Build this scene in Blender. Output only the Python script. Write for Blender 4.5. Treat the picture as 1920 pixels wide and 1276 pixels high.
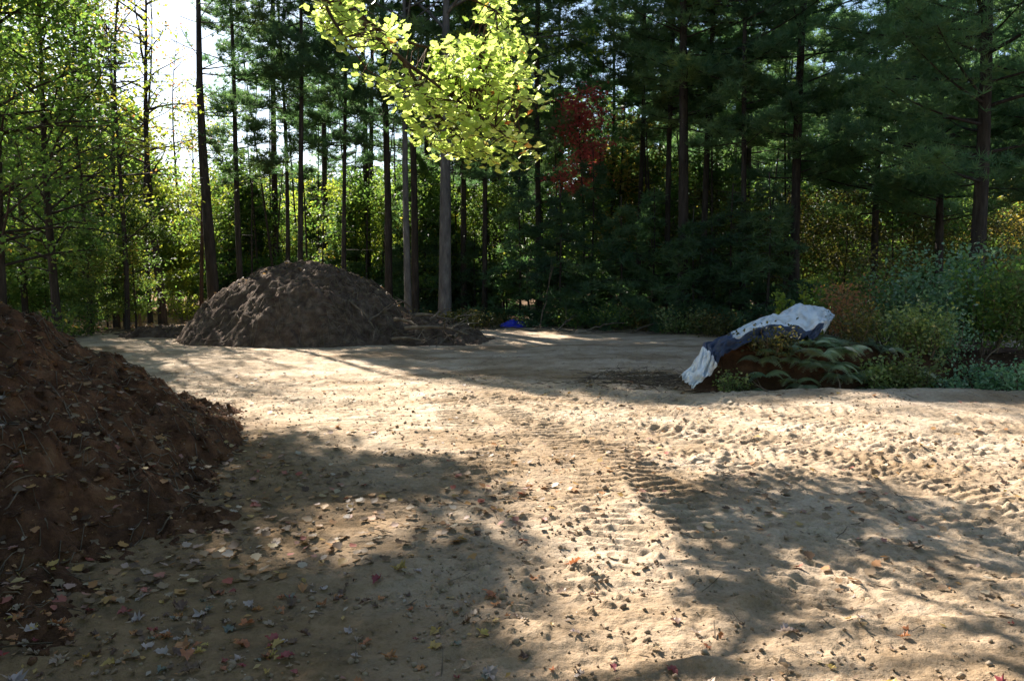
import bpy, math, random
import numpy as np
from mathutils import Vector

C = bpy.context.scene.collection
for o in list(bpy.data.objects):
    bpy.data.objects.remove(o)
R = math.radians
rng = np.random.default_rng(11)
random.seed(5)

# ------------------------------------------------------------------ camera, sky, sun, exposure
F = 1478.0; EYE = 1.6; PITCH = math.atan(118 / F)
cam_d = bpy.data.cameras.new("camera"); cam = bpy.data.objects.new("camera", cam_d); C.objects.link(cam)
cam_d.sensor_width = 36; cam_d.lens = 36 * F / 1920; cam_d.clip_end = 2000; cam_d.clip_start = .05
cam.location = (0, 0, EYE); cam.rotation_euler = (R(90) - PITCH, 0, 0)
S = bpy.context.scene; S.camera = cam

SUN_AZ, SUN_EL = R(-32), R(38)           # azimuth measured from +Y, negative = towards -X
w = bpy.data.worlds.new("World"); S.world = w; w.use_nodes = True
nt = w.node_tree; bg = nt.nodes["Background"]
sky = nt.nodes.new("ShaderNodeTexSky"); sky.sky_type = 'NISHITA'; sky.sun_disc = False
sky.sun_elevation = SUN_EL; sky.sun_rotation = SUN_AZ
sky.air_density = 1.0; sky.dust_density = .7; sky.ozone_density = 1.0
nt.links.new(sky.outputs[0], bg.inputs[0]); bg.inputs[1].default_value = .065
sd = bpy.data.lights.new("sun", 'SUN'); sun = bpy.data.objects.new("sun", sd); C.objects.link(sun)
sd.energy = 5.0; sd.angle = R(.6); sd.color = (1, .92, .82)
sv = Vector((math.sin(SUN_AZ) * math.cos(SUN_EL), math.cos(SUN_AZ) * math.cos(SUN_EL), math.sin(SUN_EL)))
sun.rotation_euler = sv.to_track_quat('Z', 'Y').to_euler()
S.view_settings.view_transform = 'Standard'; S.view_settings.look = 'None'
S.view_settings.exposure = 1.85; S.view_settings.gamma = 1
S.render.engine = 'CYCLES'
cy = S.cycles
cy.max_bounces = 5; cy.diffuse_bounces = 3; cy.glossy_bounces = 2; cy.transmission_bounces = 4
cy.transparent_max_bounces = 4; cy.use_denoising = True; cy.caustics_reflective = False; cy.caustics_refractive = False
cy.sample_clamp_indirect = 6

# ------------------------------------------------------------------ helpers
cp, sp = math.cos(PITCH), math.sin(PITCH)
def at(u, v, Y):                                   # point at forward distance Y seen in direction (u, v)
    a = (u - 960) / F; b = (638 - v) / F
    dy = cp + b * sp; dz = -sp + b * cp
    return np.array([a * Y / dy, Y, EYE + dz * Y / dy])
def G(u, v):                                       # point on the flat ground
    a = (u - 960) / F; b = (638 - v) / F
    dy = cp + b * sp; dz = -sp + b * cp
    k = -EYE / dz
    return np.array([a * k, dy * k, 0.])
def uv_of(x, y, z=0.):
    z = z - EYE
    d = y * cp - z * sp; h = y * sp + z * cp
    d = np.where(d > .3, d, .3)
    return 960 + F * x / d, 638 - F * h / d
SH = np.array([-math.sin(SUN_AZ), -math.cos(SUN_AZ)]) / math.tan(SUN_EL)   # ground shift of a shadow per metre of height

def h2(ix, iy, s):
    n = (ix.astype(np.int64) * 374761393 + iy.astype(np.int64) * 668265263 + s * 974634777) & 0xffffffff
    n = ((n ^ (n >> 13)) * 1274126177) & 0xffffffff
    return ((n ^ (n >> 16)) & 0xffff) / 65535.
def noise(x, y, s=0):
    x = np.asarray(x, float); y = np.asarray(y, float)
    ix = np.floor(x); iy = np.floor(y); fx = x - ix; fy = y - iy
    fx = fx * fx * (3 - 2 * fx); fy = fy * fy * (3 - 2 * fy)
    a = h2(ix, iy, s); b = h2(ix + 1, iy, s); c = h2(ix, iy + 1, s); d = h2(ix + 1, iy + 1, s)
    return (a + (b - a) * fx) * (1 - fy) + (c + (d - c) * fx) * fy - .5
def fbm(x, y, s=0, o=4, g=.5):
    t = 0; a = 1.
    for k in range(o):
        t = t + a * noise(x * 2 ** k + 17.3 * k, y * 2 ** k - 9.1 * k, s + k); a *= g
    return t
def sstep(a, b, x):
    t = np.clip((x - a) / (b - a), 0, 1); return t * t * (3 - 2 * t)
def inpoly(u, v, P):
    u = np.asarray(u, float); v = np.asarray(v, float); r = np.zeros(u.shape, bool); n = len(P)
    for i in range(n):
        x1, y1 = P[i]; x2, y2 = P[(i + 1) % n]
        if y1 == y2: continue
        c = ((y1 > v) != (y2 > v)) & (u < (x2 - x1) * (v - y1) / (y2 - y1) + x1)
        r ^= c
    return r

def mesh_data(name, V, Fs, attr=None, smooth=False):
    """V (n,3); Fs: one (m,k) array or a list of them; attr: per-vertex float 'v'"""
    if not isinstance(Fs, list): Fs = [Fs]
    Fs = [f for f in Fs if len(f)]
    me = bpy.data.meshes.new(name)
    V = np.asarray(V, np.float32)
    me.vertices.add(len(V)); me.vertices.foreach_set("co", V.ravel())
    nl = sum(f.size for f in Fs); npoly = sum(len(f) for f in Fs)
    me.loops.add(nl); me.polygons.add(npoly)
    me.loops.foreach_set("vertex_index", np.concatenate([f.ravel() for f in Fs]).astype(np.int32))
    st = []; k0 = 0
    for f in Fs:
        st.append(k0 + np.arange(len(f)) * f.shape[1]); k0 += f.size
    me.polygons.foreach_set("loop_start", np.concatenate(st).astype(np.int32))
    if smooth: me.polygons.foreach_set("use_smooth", np.ones(npoly, bool))
    me.update(calc_edges=True)
    if attr is not None:
        a = me.attributes.new("v", 'FLOAT', 'POINT'); a.data.foreach_set("value", np.asarray(attr, np.float32))
    return me
def obj(name, me, mat=None, parent=None, loc=None):
    if mat is not None and not me.materials: me.materials.append(mat)
    o = bpy.data.objects.new(name, me); C.objects.link(o)
    if loc is not None: o.location = loc
    if parent is not None: o.parent = parent
    return o
def tag(o, label, cat, group=None, kind=None):
    if label: o["label"] = label
    if cat: o["category"] = cat
    if group: o["group"] = group
    if kind: o["kind"] = kind
    return o
def empty(name, loc, label, cat, group=None, rz=0):
    o = bpy.data.objects.new(name, None); C.objects.link(o); o.location = loc; o.rotation_euler = (0, 0, rz)
    o.empty_display_size = .2
    return tag(o, label, cat, group)
def copy_tree(root, loc, rz, sc, label=None, group=None):
    r = root.copy(); C.objects.link(r); r.location = loc; r.rotation_euler = (0, 0, rz); r.scale = (sc, sc, sc)
    if label: r["label"] = label
    if group: r["group"] = group
    for ch in [c for c in root.children]:
        c = ch.copy(); C.objects.link(c); c.parent = r
    return r

class Geo:
    def __init__(s): s.V = []; s.T = []; s.Q = []; s.A = []; s.n = 0
    def add(s, V, T=None, Q=None, a=0.):
        V = np.asarray(V, float)
        if T is not None and len(T): s.T.append(np.asarray(T) + s.n)
        if Q is not None and len(Q): s.Q.append(np.asarray(Q) + s.n)
        s.V.append(V); s.A.append(np.broadcast_to(a, (len(V),))); s.n += len(V)
    def tube(s, P, r, n=7, a=0., wob=0.):
        P = np.asarray(P, float); m = len(P); r = np.broadcast_to(r, (m,)).astype(float)
        d = np.gradient(P, axis=0); d /= np.linalg.norm(d, axis=1)[:, None] + 1e-9
        up = np.where(np.abs(d[:, 2:3]) > .9, [[1., 0, 0]], [[0, 0, 1.]])
        e1 = np.cross(d, up); e1 /= np.linalg.norm(e1, axis=1)[:, None] + 1e-9
        e2 = np.cross(d, e1)
        t = np.arange(n) / n * 2 * np.pi
        rr = r[:, None] * (1 + wob * rng.normal(size=(m, n)))
        V = P[:, None] + rr[..., None] * (np.cos(t)[None, :, None] * e1[:, None] + np.sin(t)[None, :, None] * e2[:, None])
        i = np.arange(m - 1)[:, None] * n; j = np.arange(n)[None]; jn = (j + 1) % n
        Q = np.stack([i + j, i + jn, i + n + jn, i + n + j], -1).reshape(-1, 4)
        V = V.reshape(-1, 3)
        V2 = np.vstack([V, P[-1] + d[-1] * r[-1]])
        T = np.stack([(m - 1) * n + np.arange(n), (m - 1) * n + (np.arange(n) + 1) % n, np.full(n, m * n)], -1)
        s.add(V2, T, Q, a)
    def inst(s, tv, tt, pos, M, sc, a):
        """many copies of a template: tv (k,3), tt (m,3); pos (n,3); M (n,3,3) with columns = axes"""
        n = len(pos)
        if n == 0: return
        V = np.einsum('nij,kj->nki', M, tv) * np.broadcast_to(sc, (n,))[:, None, None] + pos[:, None]
        T = tt[None] + (np.arange(n) * len(tv))[:, None, None]
        s.add(V.reshape(-1, 3), T.reshape(-1, tt.shape[1]), None, np.repeat(np.broadcast_to(a, (n,)), len(tv)))
    def data(s, name, smooth=False):
        fs = []
        if s.T: fs.append(np.concatenate(s.T))
        if s.Q: fs.append(np.concatenate(s.Q))
        return mesh_data(name, np.concatenate(s.V), fs, np.concatenate(s.A), smooth)

def rot(n, tilt=1.0, r=None):
    """random frames; tilt 0 = lying flat (z up), 1 = any direction"""
    r = r or rng
    z = r.normal(size=(n, 3)); z /= np.linalg.norm(z, axis=1)[:, None]; z[:, 2] = np.abs(z[:, 2])
    z = z * tilt + np.array([0, 0, 1.]) * (1 - tilt); z /= np.linalg.norm(z, axis=1)[:, None]
    x = r.normal(size=(n, 3)); x -= (x * z).sum(1)[:, None] * z; x /= np.linalg.norm(x, axis=1)[:, None]
    y = np.cross(z, x)
    return np.stack([x, y, z], -1)

# templates
half = np.array([(0, -.5), (.08, -.43), (.32, -.40), (.33, -.25), (.54, -.10), (.42, -.01), (.45, .20), (.27, .17), (.20, .36), (0, .58)])
ml = np.vstack([half, (half[1:-1] * [-1, 1])[::-1]])
def maple_tpl(curl=.25, stem=True):
    c = np.array([[0, -.12, 0]])
    P = np.column_stack([ml, curl * (np.abs(ml[:, 0]) ** 1.2 + .5 * ml[:, 1] ** 2)])
    V = np.vstack([c, P]); n = len(P)
    T = np.stack([np.zeros(n, int), 1 + np.arange(n), 1 + (np.arange(n) + 1) % n], -1)
    if stem:
        k = len(V); V = np.vstack([V, [[-.012, -.5, .06], [.012, -.5, .06], [.03, -.95, .12]]]); T = np.vstack([T, [k, k + 1, k + 2]])
    return V, T
MAPLE = maple_tpl()
LEAF = (np.array([(0, -.5, 0), (.3, -.05, .07), (0, .5, -.02), (-.3, -.05, .07)]), np.array([(0, 1, 2), (0, 2, 3)]))
def tuft(nb, L, wd, seed, up=.35):
    r = np.random.default_rng(seed); V = []; T = []
    for i in range(nb):
        d = r.normal(size=3); d[2] = abs(d[2]) * .8 + up * .4; d /= np.linalg.norm(d)
        s = np.cross(d, r.normal(size=3)); s /= np.linalg.norm(s)
        l = L * r.uniform(.7, 1.1); b = d * l * .06
        V += [b - s * wd * .5, b + s * wd * .5, d * l]; T.append((3 * i, 3 * i + 1, 3 * i + 2))
    return np.array(V), np.array(T)
TUFT = [tuft(13, .24, .022, k) for k in range(3)]
SPRAY = [tuft(9, .21, .034, 40 + k, -.1) for k in range(3)]

# ------------------------------------------------------------------ materials
def nodes(m):
    m.use_nodes = True; t = m.node_tree; return t, t.nodes, t.links
def ramp(N, stops):
    r = N.new("ShaderNodeValToRGB"); e = r.color_ramp.elements
    while len(e) < len(stops): e.new(.5)
    for el, (p, c) in zip(e, stops): el.position = p; el.color = (*c, 1)
    return r
def leaf_mat(name, stops, trans=.5, tgain=(1.9, 1.9, .9), rough=.55, spec=.3):
    m = bpy.data.materials.new(name); t, N, L = nodes(m); N.clear()
    out = N.new("ShaderNodeOutputMaterial"); at_ = N.new("ShaderNodeAttribute"); at_.attribute_name = "v"
    rp0 = ramp(N, stops); L.new(at_.outputs["Fac"], rp0.inputs[0])
    oi = N.new("ShaderNodeObjectInfo"); mr = N.new("ShaderNodeMapRange"); L.new(oi.outputs["Random"], mr.inputs[0]); mr.inputs[3].default_value, mr.inputs[4].default_value = (1, 1) if name.startswith(('maple', 'fallen')) else (.66, 1.15)
    ml_ = N.new("ShaderNodeMath"); ml_.operation = 'MULTIPLY'; ml_.inputs[1].default_value = 7.3; L.new(oi.outputs["Random"], ml_.inputs[0])
    fr_ = N.new("ShaderNodeMath"); fr_.operation = 'FRACT'; L.new(ml_.outputs[0], fr_.inputs[0])
    mh = N.new("ShaderNodeMapRange"); L.new(fr_.outputs[0], mh.inputs[0]); mh.inputs[3].default_value, mh.inputs[4].default_value = (.5, .5) if name.startswith('maple') else (.486, .510)
    rp = N.new("ShaderNodeHueSaturation"); L.new(mh.outputs[0], rp.inputs["Hue"]); L.new(mr.outputs[0], rp.inputs["Value"]); rp.inputs["Saturation"].default_value = .92; L.new(rp0.outputs[0], rp.inputs["Color"])
    p = N.new("ShaderNodeBsdfPrincipled"); p.inputs["Roughness"].default_value = rough
    p.inputs["Specular IOR Level"].default_value = spec; L.new(rp.outputs[0], p.inputs["Base Color"])
    mx = N.new("ShaderNodeMix"); mx.data_type = 'RGBA'; mx.blend_type = 'MULTIPLY'; mx.inputs[0].default_value = 1
    L.new(rp.outputs[0], mx.inputs[6]); mx.inputs[7].default_value = (*tgain, 1)
    tr = N.new("ShaderNodeBsdfTranslucent"); L.new(mx.outputs[2], tr.inputs[0])
    ms = N.new("ShaderNodeMixShader"); ms.inputs[0].default_value = trans
    L.new(p.outputs[0], ms.inputs[1]); L.new(tr.outputs[0], ms.inputs[2]); L.new(ms.outputs[0], out.inputs[0])
    return m
def rough_mat(name, stops, scale=8, bump=.3, bscale=30, rough=.95, attr=None, stretch=(1, 1, 1), detail=8, dist=.02):
    m = bpy.data.materials.new(name); t, N, L = nodes(m); p = N["Principled BSDF"]
    p.inputs["Roughness"].default_value = rough; p.inputs["Specular IOR Level"].default_value = .15
    g = N.new("ShaderNodeNewGeometry") ; tc = N.new("ShaderNodeTexCoord"); mp = N.new("ShaderNodeMapping"); mp.inputs["Scale"].default_value = stretch
    L.new(tc.outputs["Object"], mp.inputs[0])
    n1 = N.new("ShaderNodeTexNoise"); n1.inputs["Scale"].default_value = scale; n1.inputs["Detail"].default_value = detail
    n1.inputs["Roughness"].default_value = .65
    L.new(mp.outputs[0], n1.inputs[0]); rp = ramp(N, stops); L.new(n1.outputs[0], rp.inputs[0]); L.new(rp.outputs[0], p.inputs["Base Color"])
    n2 = N.new("ShaderNodeTexNoise"); n2.inputs["Scale"].default_value = bscale; n2.inputs["Detail"].default_value = 6; n2.inputs["Roughness"].default_value = .7
    L.new(mp.outputs[0], n2.inputs[0]); b = N.new("ShaderNodeBump"); b.inputs["Strength"].default_value = bump; b.inputs["Distance"].default_value = dist
    L.new(n2.outputs[0], b.inputs["Height"]); L.new(b.outputs[0], p.inputs["Normal"])
    return m

M = {}
M['needle'] = leaf_mat("pine_needles", [(0, (.055, .12, .065)), (.5, (.12, .20, .09)), (.85, (.22, .28, .09)), (1, (.38, .36, .12))], .5, (1.6, 1.9, 1.2), .5)
M['hemlock'] = leaf_mat("hemlock_needles", [(0, (.045, .10, .06)), (.6, (.10, .175, .08)), (1, (.2, .28, .1))], .45, (1.6, 1.9, 1.0), .5)
M['green'] = leaf_mat("green_leaves", [(0, (.045, .10, .035)), (.45, (.09, .16, .045)), (.8, (.19, .24, .06)), (1, (.40, .28, .06))], .55, (2.0, 2.1, .95))
M['ygreen'] = leaf_mat("yellow_green_leaves", [(0, (.12, .18, .035)), (.5, (.23, .29, .05)), (.85, (.36, .37, .07)), (1, (.45, .28, .06))], .6, (1.95, 1.95, .85))
M['yellow'] = leaf_mat("yellow_leaves", [(0, (.16, .15, .04)), (.5, (.30, .24, .06)), (1, (.34, .17, .05))], .45, (1.8, 1.7, .7))
M['orange'] = leaf_mat("orange_leaves", [(0, (.28, .24, .07)), (.4, (.42, .24, .08)), (.8, (.48, .18, .08)), (1, (.3, .26, .06))], .5, (1.7, 1.6, 1.2))
M['red'] = leaf_mat("red_leaves", [(0, (.36, .05, .045)), (.6, (.5, .10, .08)), (1, (.5, .22, .08))], .55, (1.8, 1.6, 1.4))
M['brown'] = leaf_mat("brown_leaves", [(0, (.05, .06, .02)), (.5, (.11, .11, .03)), (.8, (.2, .17, .04)), (1, (.3, .17, .04))], .4, (1.6, 1.6, .8))
M['far'] = leaf_mat("far_leaves", [(0, (.03, .07, .03)), (.5, (.08, .13, .04)), (.85, (.18, .20, .05)), (1, (.28, .22, .05))], .45, (1.6, 1.7, .8))
M['maple'] = leaf_mat("maple_leaves", [(0, (.15, .23, .05)), (.45, (.31, .41, .14)), (.86, (.44, .51, .24)), (.93, (.45, .30, .08)), (1, (.45, .10, .03))], .62, (1.95, 1.9, 1.0), .45)
M['shrub'] = leaf_mat("shrub_leaves", [(0, (.08, .18, .10)), (.5, (.17, .31, .18)), (.9, (.34, .46, .3)), (1, (.55, .58, .45))], .35, (1.5, 1.8, 1.0), .4)
M['olive'] = leaf_mat("weed_leaves", [(0, (.09, .14, .04)), (.5, (.19, .26, .09)), (.85, (.34, .36, .14)), (1, (.5, .42, .2))], .4, (1.6, 1.7, .8))
M['fern'] = leaf_mat("fern_fronds", [(0, (.14, .22, .12)), (.5, (.30, .38, .24)), (.8, (.5, .54, .36)), (1, (.65, .6, .45))], .35, (1.5, 1.7, .9))
M['litter'] = leaf_mat("litter_leaves", [(0, (.07, .035, .02)), (.3, (.16, .09, .045)), (.55, (.30, .20, .11)), (.7, (.42, .16, .04)), (.8, (.45, .28, .06)), (.87, (.45, .38, .3)), (1, (.38, .05, .03))], .2, (1.2, 1.2, 1), .6)
M['bark'] = rough_mat("dark_bark", [(.3, (.018, .014, .012)), (.55, (.055, .045, .038)), (.8, (.12, .10, .085))], 9, 1, 14, .9, stretch=(1, 1, .18), dist=.05)
M['gbark'] = rough_mat("grey_bark", [(.3, (.06, .055, .055)), (.55, (.14, .13, .125)), (.75, (.26, .25, .235))], 7, .8, 16, .85, stretch=(1, 1, .3), dist=.03)
M['rbark'] = rough_mat("reddish_bark", [(.3, (.03, .02, .014)), (.55, (.09, .055, .038)), (.8, (.17, .11, .08))], 9, 1, 14, .9, stretch=(1, 1, .2), dist=.04)
M['twig'] = rough_mat("dry_twigs", [(.3, (.07, .05, .035)), (.6, (.18, .14, .10)), (.8, (.34, .28, .21))], 5, .3, 30)
M['soil'] = rough_mat("pile_soil", [(.25, (.03, .015, .008)), (.45, (.10, .048, .026)), (.6, (.19, .095, .05)), (.8, (.28, .17, .10))], 5, 1, 45, dist=.04, detail=14)
M['mound'] = rough_mat("mound_soil", [(.25, (.04, .025, .018)), (.45, (.09, .06, .043)), (.62, (.16, .115, .083)), (.8, (.26, .2, .15))], 5, .9, 22, dist=.04)
M['bank'] = rough_mat("bank_soil", [(.25, (.02, .012, .007)), (.5, (.06, .032, .017)), (.75, (.12, .065, .035))], 5, .8, 16, dist=.04)

# ground material: pale sand in the clearing, brown litter under the trees (attribute 'v' = sand amount)
def ground_mat():
    m = bpy.data.materials.new("ground_dirt"); t, N, L = nodes(m); p = N["Principled BSDF"]
    p.inputs["Roughness"].default_value = 1; p.inputs["Specular IOR Level"].default_value = .1
    tc = N.new("ShaderNodeTexCoord")
    def nz(s, d=8, r=.6):
        n = N.new("ShaderNodeTexNoise"); n.inputs["Scale"].default_value = s; n.inputs["Detail"].default_value = d; n.inputs["Roughness"].default_value = r
        L.new(tc.outputs["Object"], n.inputs[0]); return n
    a = ramp(N, [(.28, (.17, .125, .085)), (.42, (.35, .265, .18)), (.56, (.49, .385, .28)), (.72, (.60, .50, .385))]); L.new(nz(1.3, 12, .74).outputs[0], a.inputs[0])
    f = ramp(N, [(.35, (.62, .58, .52)), (.5, (1, 1, 1)), (.66, (1.0, 1.0, 1.0))]); L.new(nz(38, 5, .75).outputs[0], f.inputs[0])
    mu = N.new("ShaderNodeMix"); mu.data_type = 'RGBA'; mu.blend_type = 'MULTIPLY'; mu.inputs[0].default_value = .8
    L.new(a.outputs[0], mu.inputs[6]); L.new(f.outputs[0], mu.inputs[7])
    b = ramp(N, [(.3, (.045, .027, .015)), (.5, (.11, .065, .035)), (.7, (.2, .12, .06))]); L.new(nz(7, 8, .7).outputs[0], b.inputs[0])
    o_ = ramp(N, [(.3, (.2, .11, .045)), (.5, (.42, .25, .11)), (.7, (.5, .34, .17))]); L.new(nz(6, 8, .7).outputs[0], o_.inputs[0])
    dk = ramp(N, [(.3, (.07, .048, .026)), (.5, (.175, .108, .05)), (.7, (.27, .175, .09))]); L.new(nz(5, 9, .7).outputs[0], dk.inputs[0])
    at3 = N.new("ShaderNodeAttribute"); at3.attribute_name = "damp_shade"  # mixes in darker brown: moist soil and the near-left shade put into the colour
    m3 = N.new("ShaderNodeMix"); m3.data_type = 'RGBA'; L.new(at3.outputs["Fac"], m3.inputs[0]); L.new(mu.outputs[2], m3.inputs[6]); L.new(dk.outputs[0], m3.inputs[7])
    at_ = N.new("ShaderNodeAttribute"); at_.attribute_name = "v"
    mx = N.new("ShaderNodeMix"); mx.data_type = 'RGBA'; L.new(at_.outputs["Fac"], mx.inputs[0]); L.new(b.outputs[0], mx.inputs[6]); L.new(m3.outputs[2], mx.inputs[7])
    at2 = N.new("ShaderNodeAttribute"); at2.attribute_name = "straw"
    m2 = N.new("ShaderNodeMix"); m2.data_type = 'RGBA'; L.new(at2.outputs["Fac"], m2.inputs[0]); L.new(mx.outputs[2], m2.inputs[6]); L.new(o_.outputs[0], m2.inputs[7])
    L.new(m2.outputs[2], p.inputs["Base Color"])
    b1 = N.new("ShaderNodeBump"); b1.inputs["Strength"].default_value = .7; b1.inputs["Distance"].default_value = .012; L.new(nz(55, 6, .75).outputs[0], b1.inputs["Height"])
    b2 = N.new("ShaderNodeBump"); b2.inputs["Strength"].default_value = .8; b2.inputs["Distance"].default_value = .05; L.new(nz(9, 6, .65).outputs[0], b2.inputs["Height"])
    L.new(b1.outputs[0], b2.inputs["Normal"]); L.new(b2.outputs[0], p.inputs["Normal"])
    return m
M['ground'] = ground_mat()

# ------------------------------------------------------------------ landforms (all heights are functions of x, y)
def polyline_sd(x, y, P):
    """distance across and along a polyline"""
    best = np.full(np.shape(x), 1e9); s_ = np.zeros(np.shape(x)); acc = 0.
    for i in range(len(P) - 1):
        ax, ay = P[i]; bx, by = P[i + 1]; dx, dy = bx - ax, by - ay; l = math.hypot(dx, dy)
        t = np.clip(((x - ax) * dx + (y - ay) * dy) / l / l, 0, 1)
        cx, cy_ = ax + t * dx, ay + t * dy
        d = np.hypot(x - cx, y - cy_); sgn = np.sign((x - ax) * dy - (y - ay) * dx)
        k = d < np.abs(best); best = np.where(k, d * sgn, best); s_ = np.where(k, acc + t * l, s_); acc += l
    return best, s_
TRACKS = []
def track(pts, off, wd=.38, depth=.013, pitch=.135):
    P = np.array([G(u, v)[:2] for u, v in pts])
    # smooth the line
    t = np.linspace(0, len(P) - 1, 16)
    Q = np.column_stack([np.interp(t, range(len(P)), P[:, k]) for k in (0, 1)])
    for _ in range(3): Q[1:-1] = (Q[:-2] + Q[1:-1] * 2 + Q[2:]) / 4
    TRACKS.append((Q, off, wd, depth, pitch))
track([(1150, 1030), (1120, 930), (1090, 830), (930, 760), (640, 690), (380, 640)], 0, .42, .010, .12)
track([(1100, 1000), (1060, 880), (960, 800), (780, 740), (600, 690)], 1.5, .4, .009)
track([(1330, 1000), (1180, 880), (1120, 800), (1300, 765), (1600, 775)], 0, .42)
track([(2100, 1010), (1700, 900), (1400, 830), (1150, 790), (900, 740)], 0, .46, .009, .11)
track([(2100, 1010), (1700, 900), (1400, 830), (1150, 790), (900, 740)], 1.5, .46, .009, .11)
track([(2200, 860), (1800, 830), (1500, 800), (1250, 780), (1100, 755)], 0, .46, .010, .115)
track([(2200, 790), (1800, 790), (1500, 775), (1300, 765)], 0, .46, .010, .11)
track([(1500, 1150), (1550, 960), (1650, 860), (1850, 800)], 0, .45, .009, .11)
track([(900, 900), (930, 850), (1000, 790), (1200, 700)], 0, .4, .009)
track([(2100, 930), (1800, 880), (1500, 860), (1250, 850)], 0, .45, .009, .11)
track([(2100, 830), (1700, 815), (1400, 790)], .5, .5, .011, .12)
track([(2200, 960), (1900, 900), (1600, 850), (1300, 820), (1000, 800)], .3, .46, .009, .12)
track([(2100, 1080), (1800, 980), (1500, 900), (1300, 860)], 0, .46, .009, .13)
track([(900, 700), (1000, 790), (1050, 900)], .8, .46, .009, .12)

def base_h(x, y):
    r = np.hypot(x, y)
    z = .10 * fbm(x * .18, y * .18, 3, 3) + .05 * fbm(x * .9, y * .9, 7, 3)
    z = z * sstep(.5, 4, r)
    z = z + .045 * np.maximum(0, r - 46) * (y > -1e9)                         # land rises behind the wood
    # rim of pushed sand in front of the fern bank
    u_ = (y - 10.35 - .04 * (x - 3)) / .38
    z = z + .07 * np.exp(-u_ * u_) * sstep(2.2, 3.4, x) * (1 + fbm(x * 1.5, y * 1.5, 31, 3))
    # hollow behind the rim
    z = z - .10 * sstep(10.7, 11.1, y) * sstep(14, 12, y) * sstep(2.6, 3.4, x)
    return z
def detail_h(x, y):
    z = np.zeros(np.shape(x)); m = np.zeros(np.shape(x))
    wob = .06 * fbm(x * 1.2, y * 1.2, 71, 2)
    for P, off, wd, dep, pit in TRACKS:
        d, s_ = polyline_sd(x, y, P)
        e = np.abs(d - off) + wob
        inside = sstep(wd * .5 + .03, wd * .5 - .03, e)
        ph = (s_ + .045 * fbm(x * 3, y * 3, 9, 2)) / pit
        fr = ph - np.floor(ph)
        pulse = sstep(.0, .10, fr) * sstep(.5, .40, fr)
        keep = sstep(-.28, .2, fbm(x * .9, y * .9, 55 + int(dep * 1e4) % 7, 3) + .5 * noise(x * 5, y * 5, 4))
        z += inside * keep * dep * (pulse * 1.9 - 1.2)
        z += keep * .010 * np.exp(-((e - wd * .5 - .05) / .04) ** 2)
    z += .015 * fbm(x * 5, y * 6, 21, 4, .62) + .010 * fbm(x * 17, y * 20, 23, 3, .7)
    cl = fbm(x * 13, y * 13, 91, 2); z += .03 * sstep(.28, .55, cl) * sstep(-.3, .3, fbm(x * .5, y * .5, 33, 2))
    # long low ridges of loose sand running across the view
    rg = fbm(x * 1.1, y * 4.5, 61, 3); z += .022 * sstep(.1, .5, rg)
    return z
def ground_h(x, y):
    x = np.asarray(x, float); y = np.asarray(y, float)
    z = base_h(x, y); r = np.hypot(x, y); k = r < 24
    z = np.array(z, float); z[k] += detail_h(x[k], y[k]) * sstep(24, 15, r[k])
    return z
def dome(x, y, cx, cy_, ax, ay, h, p=1.0, rz=0.):
    c, s_ = math.cos(rz), math.sin(rz)
    dx, dy = x - cx, y - cy_; X = dx * c + dy * s_; Y = -dx * s_ + dy * c
    d = np.hypot(X / ax, Y / ay)
    return h * (1.0 - d ** 1.55 * 1.0) if p == 1 else h * (1 - d ** p)
def smax(a, b, k=.12):
    t = np.clip(.5 + .5 * (a - b) / k, 0, 1); return b + (a - b) * t + k * t * (1 - t)
def pile_h(x, y):
    n = fbm(x * .8, y * .8, 12, 3)
    a = dome(x, y, -5.35, 5.6, 3.1, 4.6, 1.78, 1.45, .06)
    b = dome(x, y, -4.3, 8.0, 1.5, 1.6, .62, 1.4)
    c = dome(x, y, -3.6, 4.2, 1.5, 2.2, .34, 1.3)
    z = smax(smax(a, b), c) + .22 * n + .17 * fbm(x * 2.6, y * 2.6, 44, 4, .6) + .085 * fbm(x * 11, y * 11, 45, 3, .65)
    return z - .02
def mound_h(x, y):
    a = dome(x, y, -5.5, 20.9, 3.2, 3.0, 2.02, 2.0)
    a2 = dome(x, y, -4.6, 20.6, 2.3, 2.4, 1.5, 1.6)
    b = dome(x, y, -2.4, 20.2, 1.7, 1.4, .62, 1.5)
    c = dome(x, y, -8.4, 21.6, 2.2, 1.5, .42, 1.6)
    z = smax(smax(a, a2, .25), smax(b, c)) + .22 * fbm(x * .9, y * .9, 15, 3) + .15 * fbm(x * 2.7, y * 2.7, 46, 4, .65) + .10 * fbm(x * 9, y * 9, 47, 3, .65)
    return z - .03
def bank_h(x, y):
    f = 11.0 + .22 * fbm(x * .9, y * 0 + 3., 18, 3) + .12 * np.abs(x - 4.3)
    top = .30 * sstep(7.0, 4.6, x) + .40
    top = top * sstep(2.35, 3.2, x - .9 * np.maximum(0, y - 11.6) + .3 * fbm(x, y * 2, 81, 2)) * sstep(16.5, 13.5, y) * sstep(13.5, 10, x)
    z = top * sstep(f - .16, f + .28, y) + .10 * fbm(x * 2.2, y * 2.2, 19, 4, .6) - .03
    return np.where(top > .02, z, -.3)
def surf(x, y):
    x = np.asarray(x, float); y = np.asarray(y, float)
    return np.maximum(np.maximum(ground_h(x, y), pile_h(x, y)), np.maximum(mound_h(x, y), bank_h(x, y) - .0))
def surf1(x, y): return float(surf(np.array([x]), np.array([y]))[0])

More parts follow.
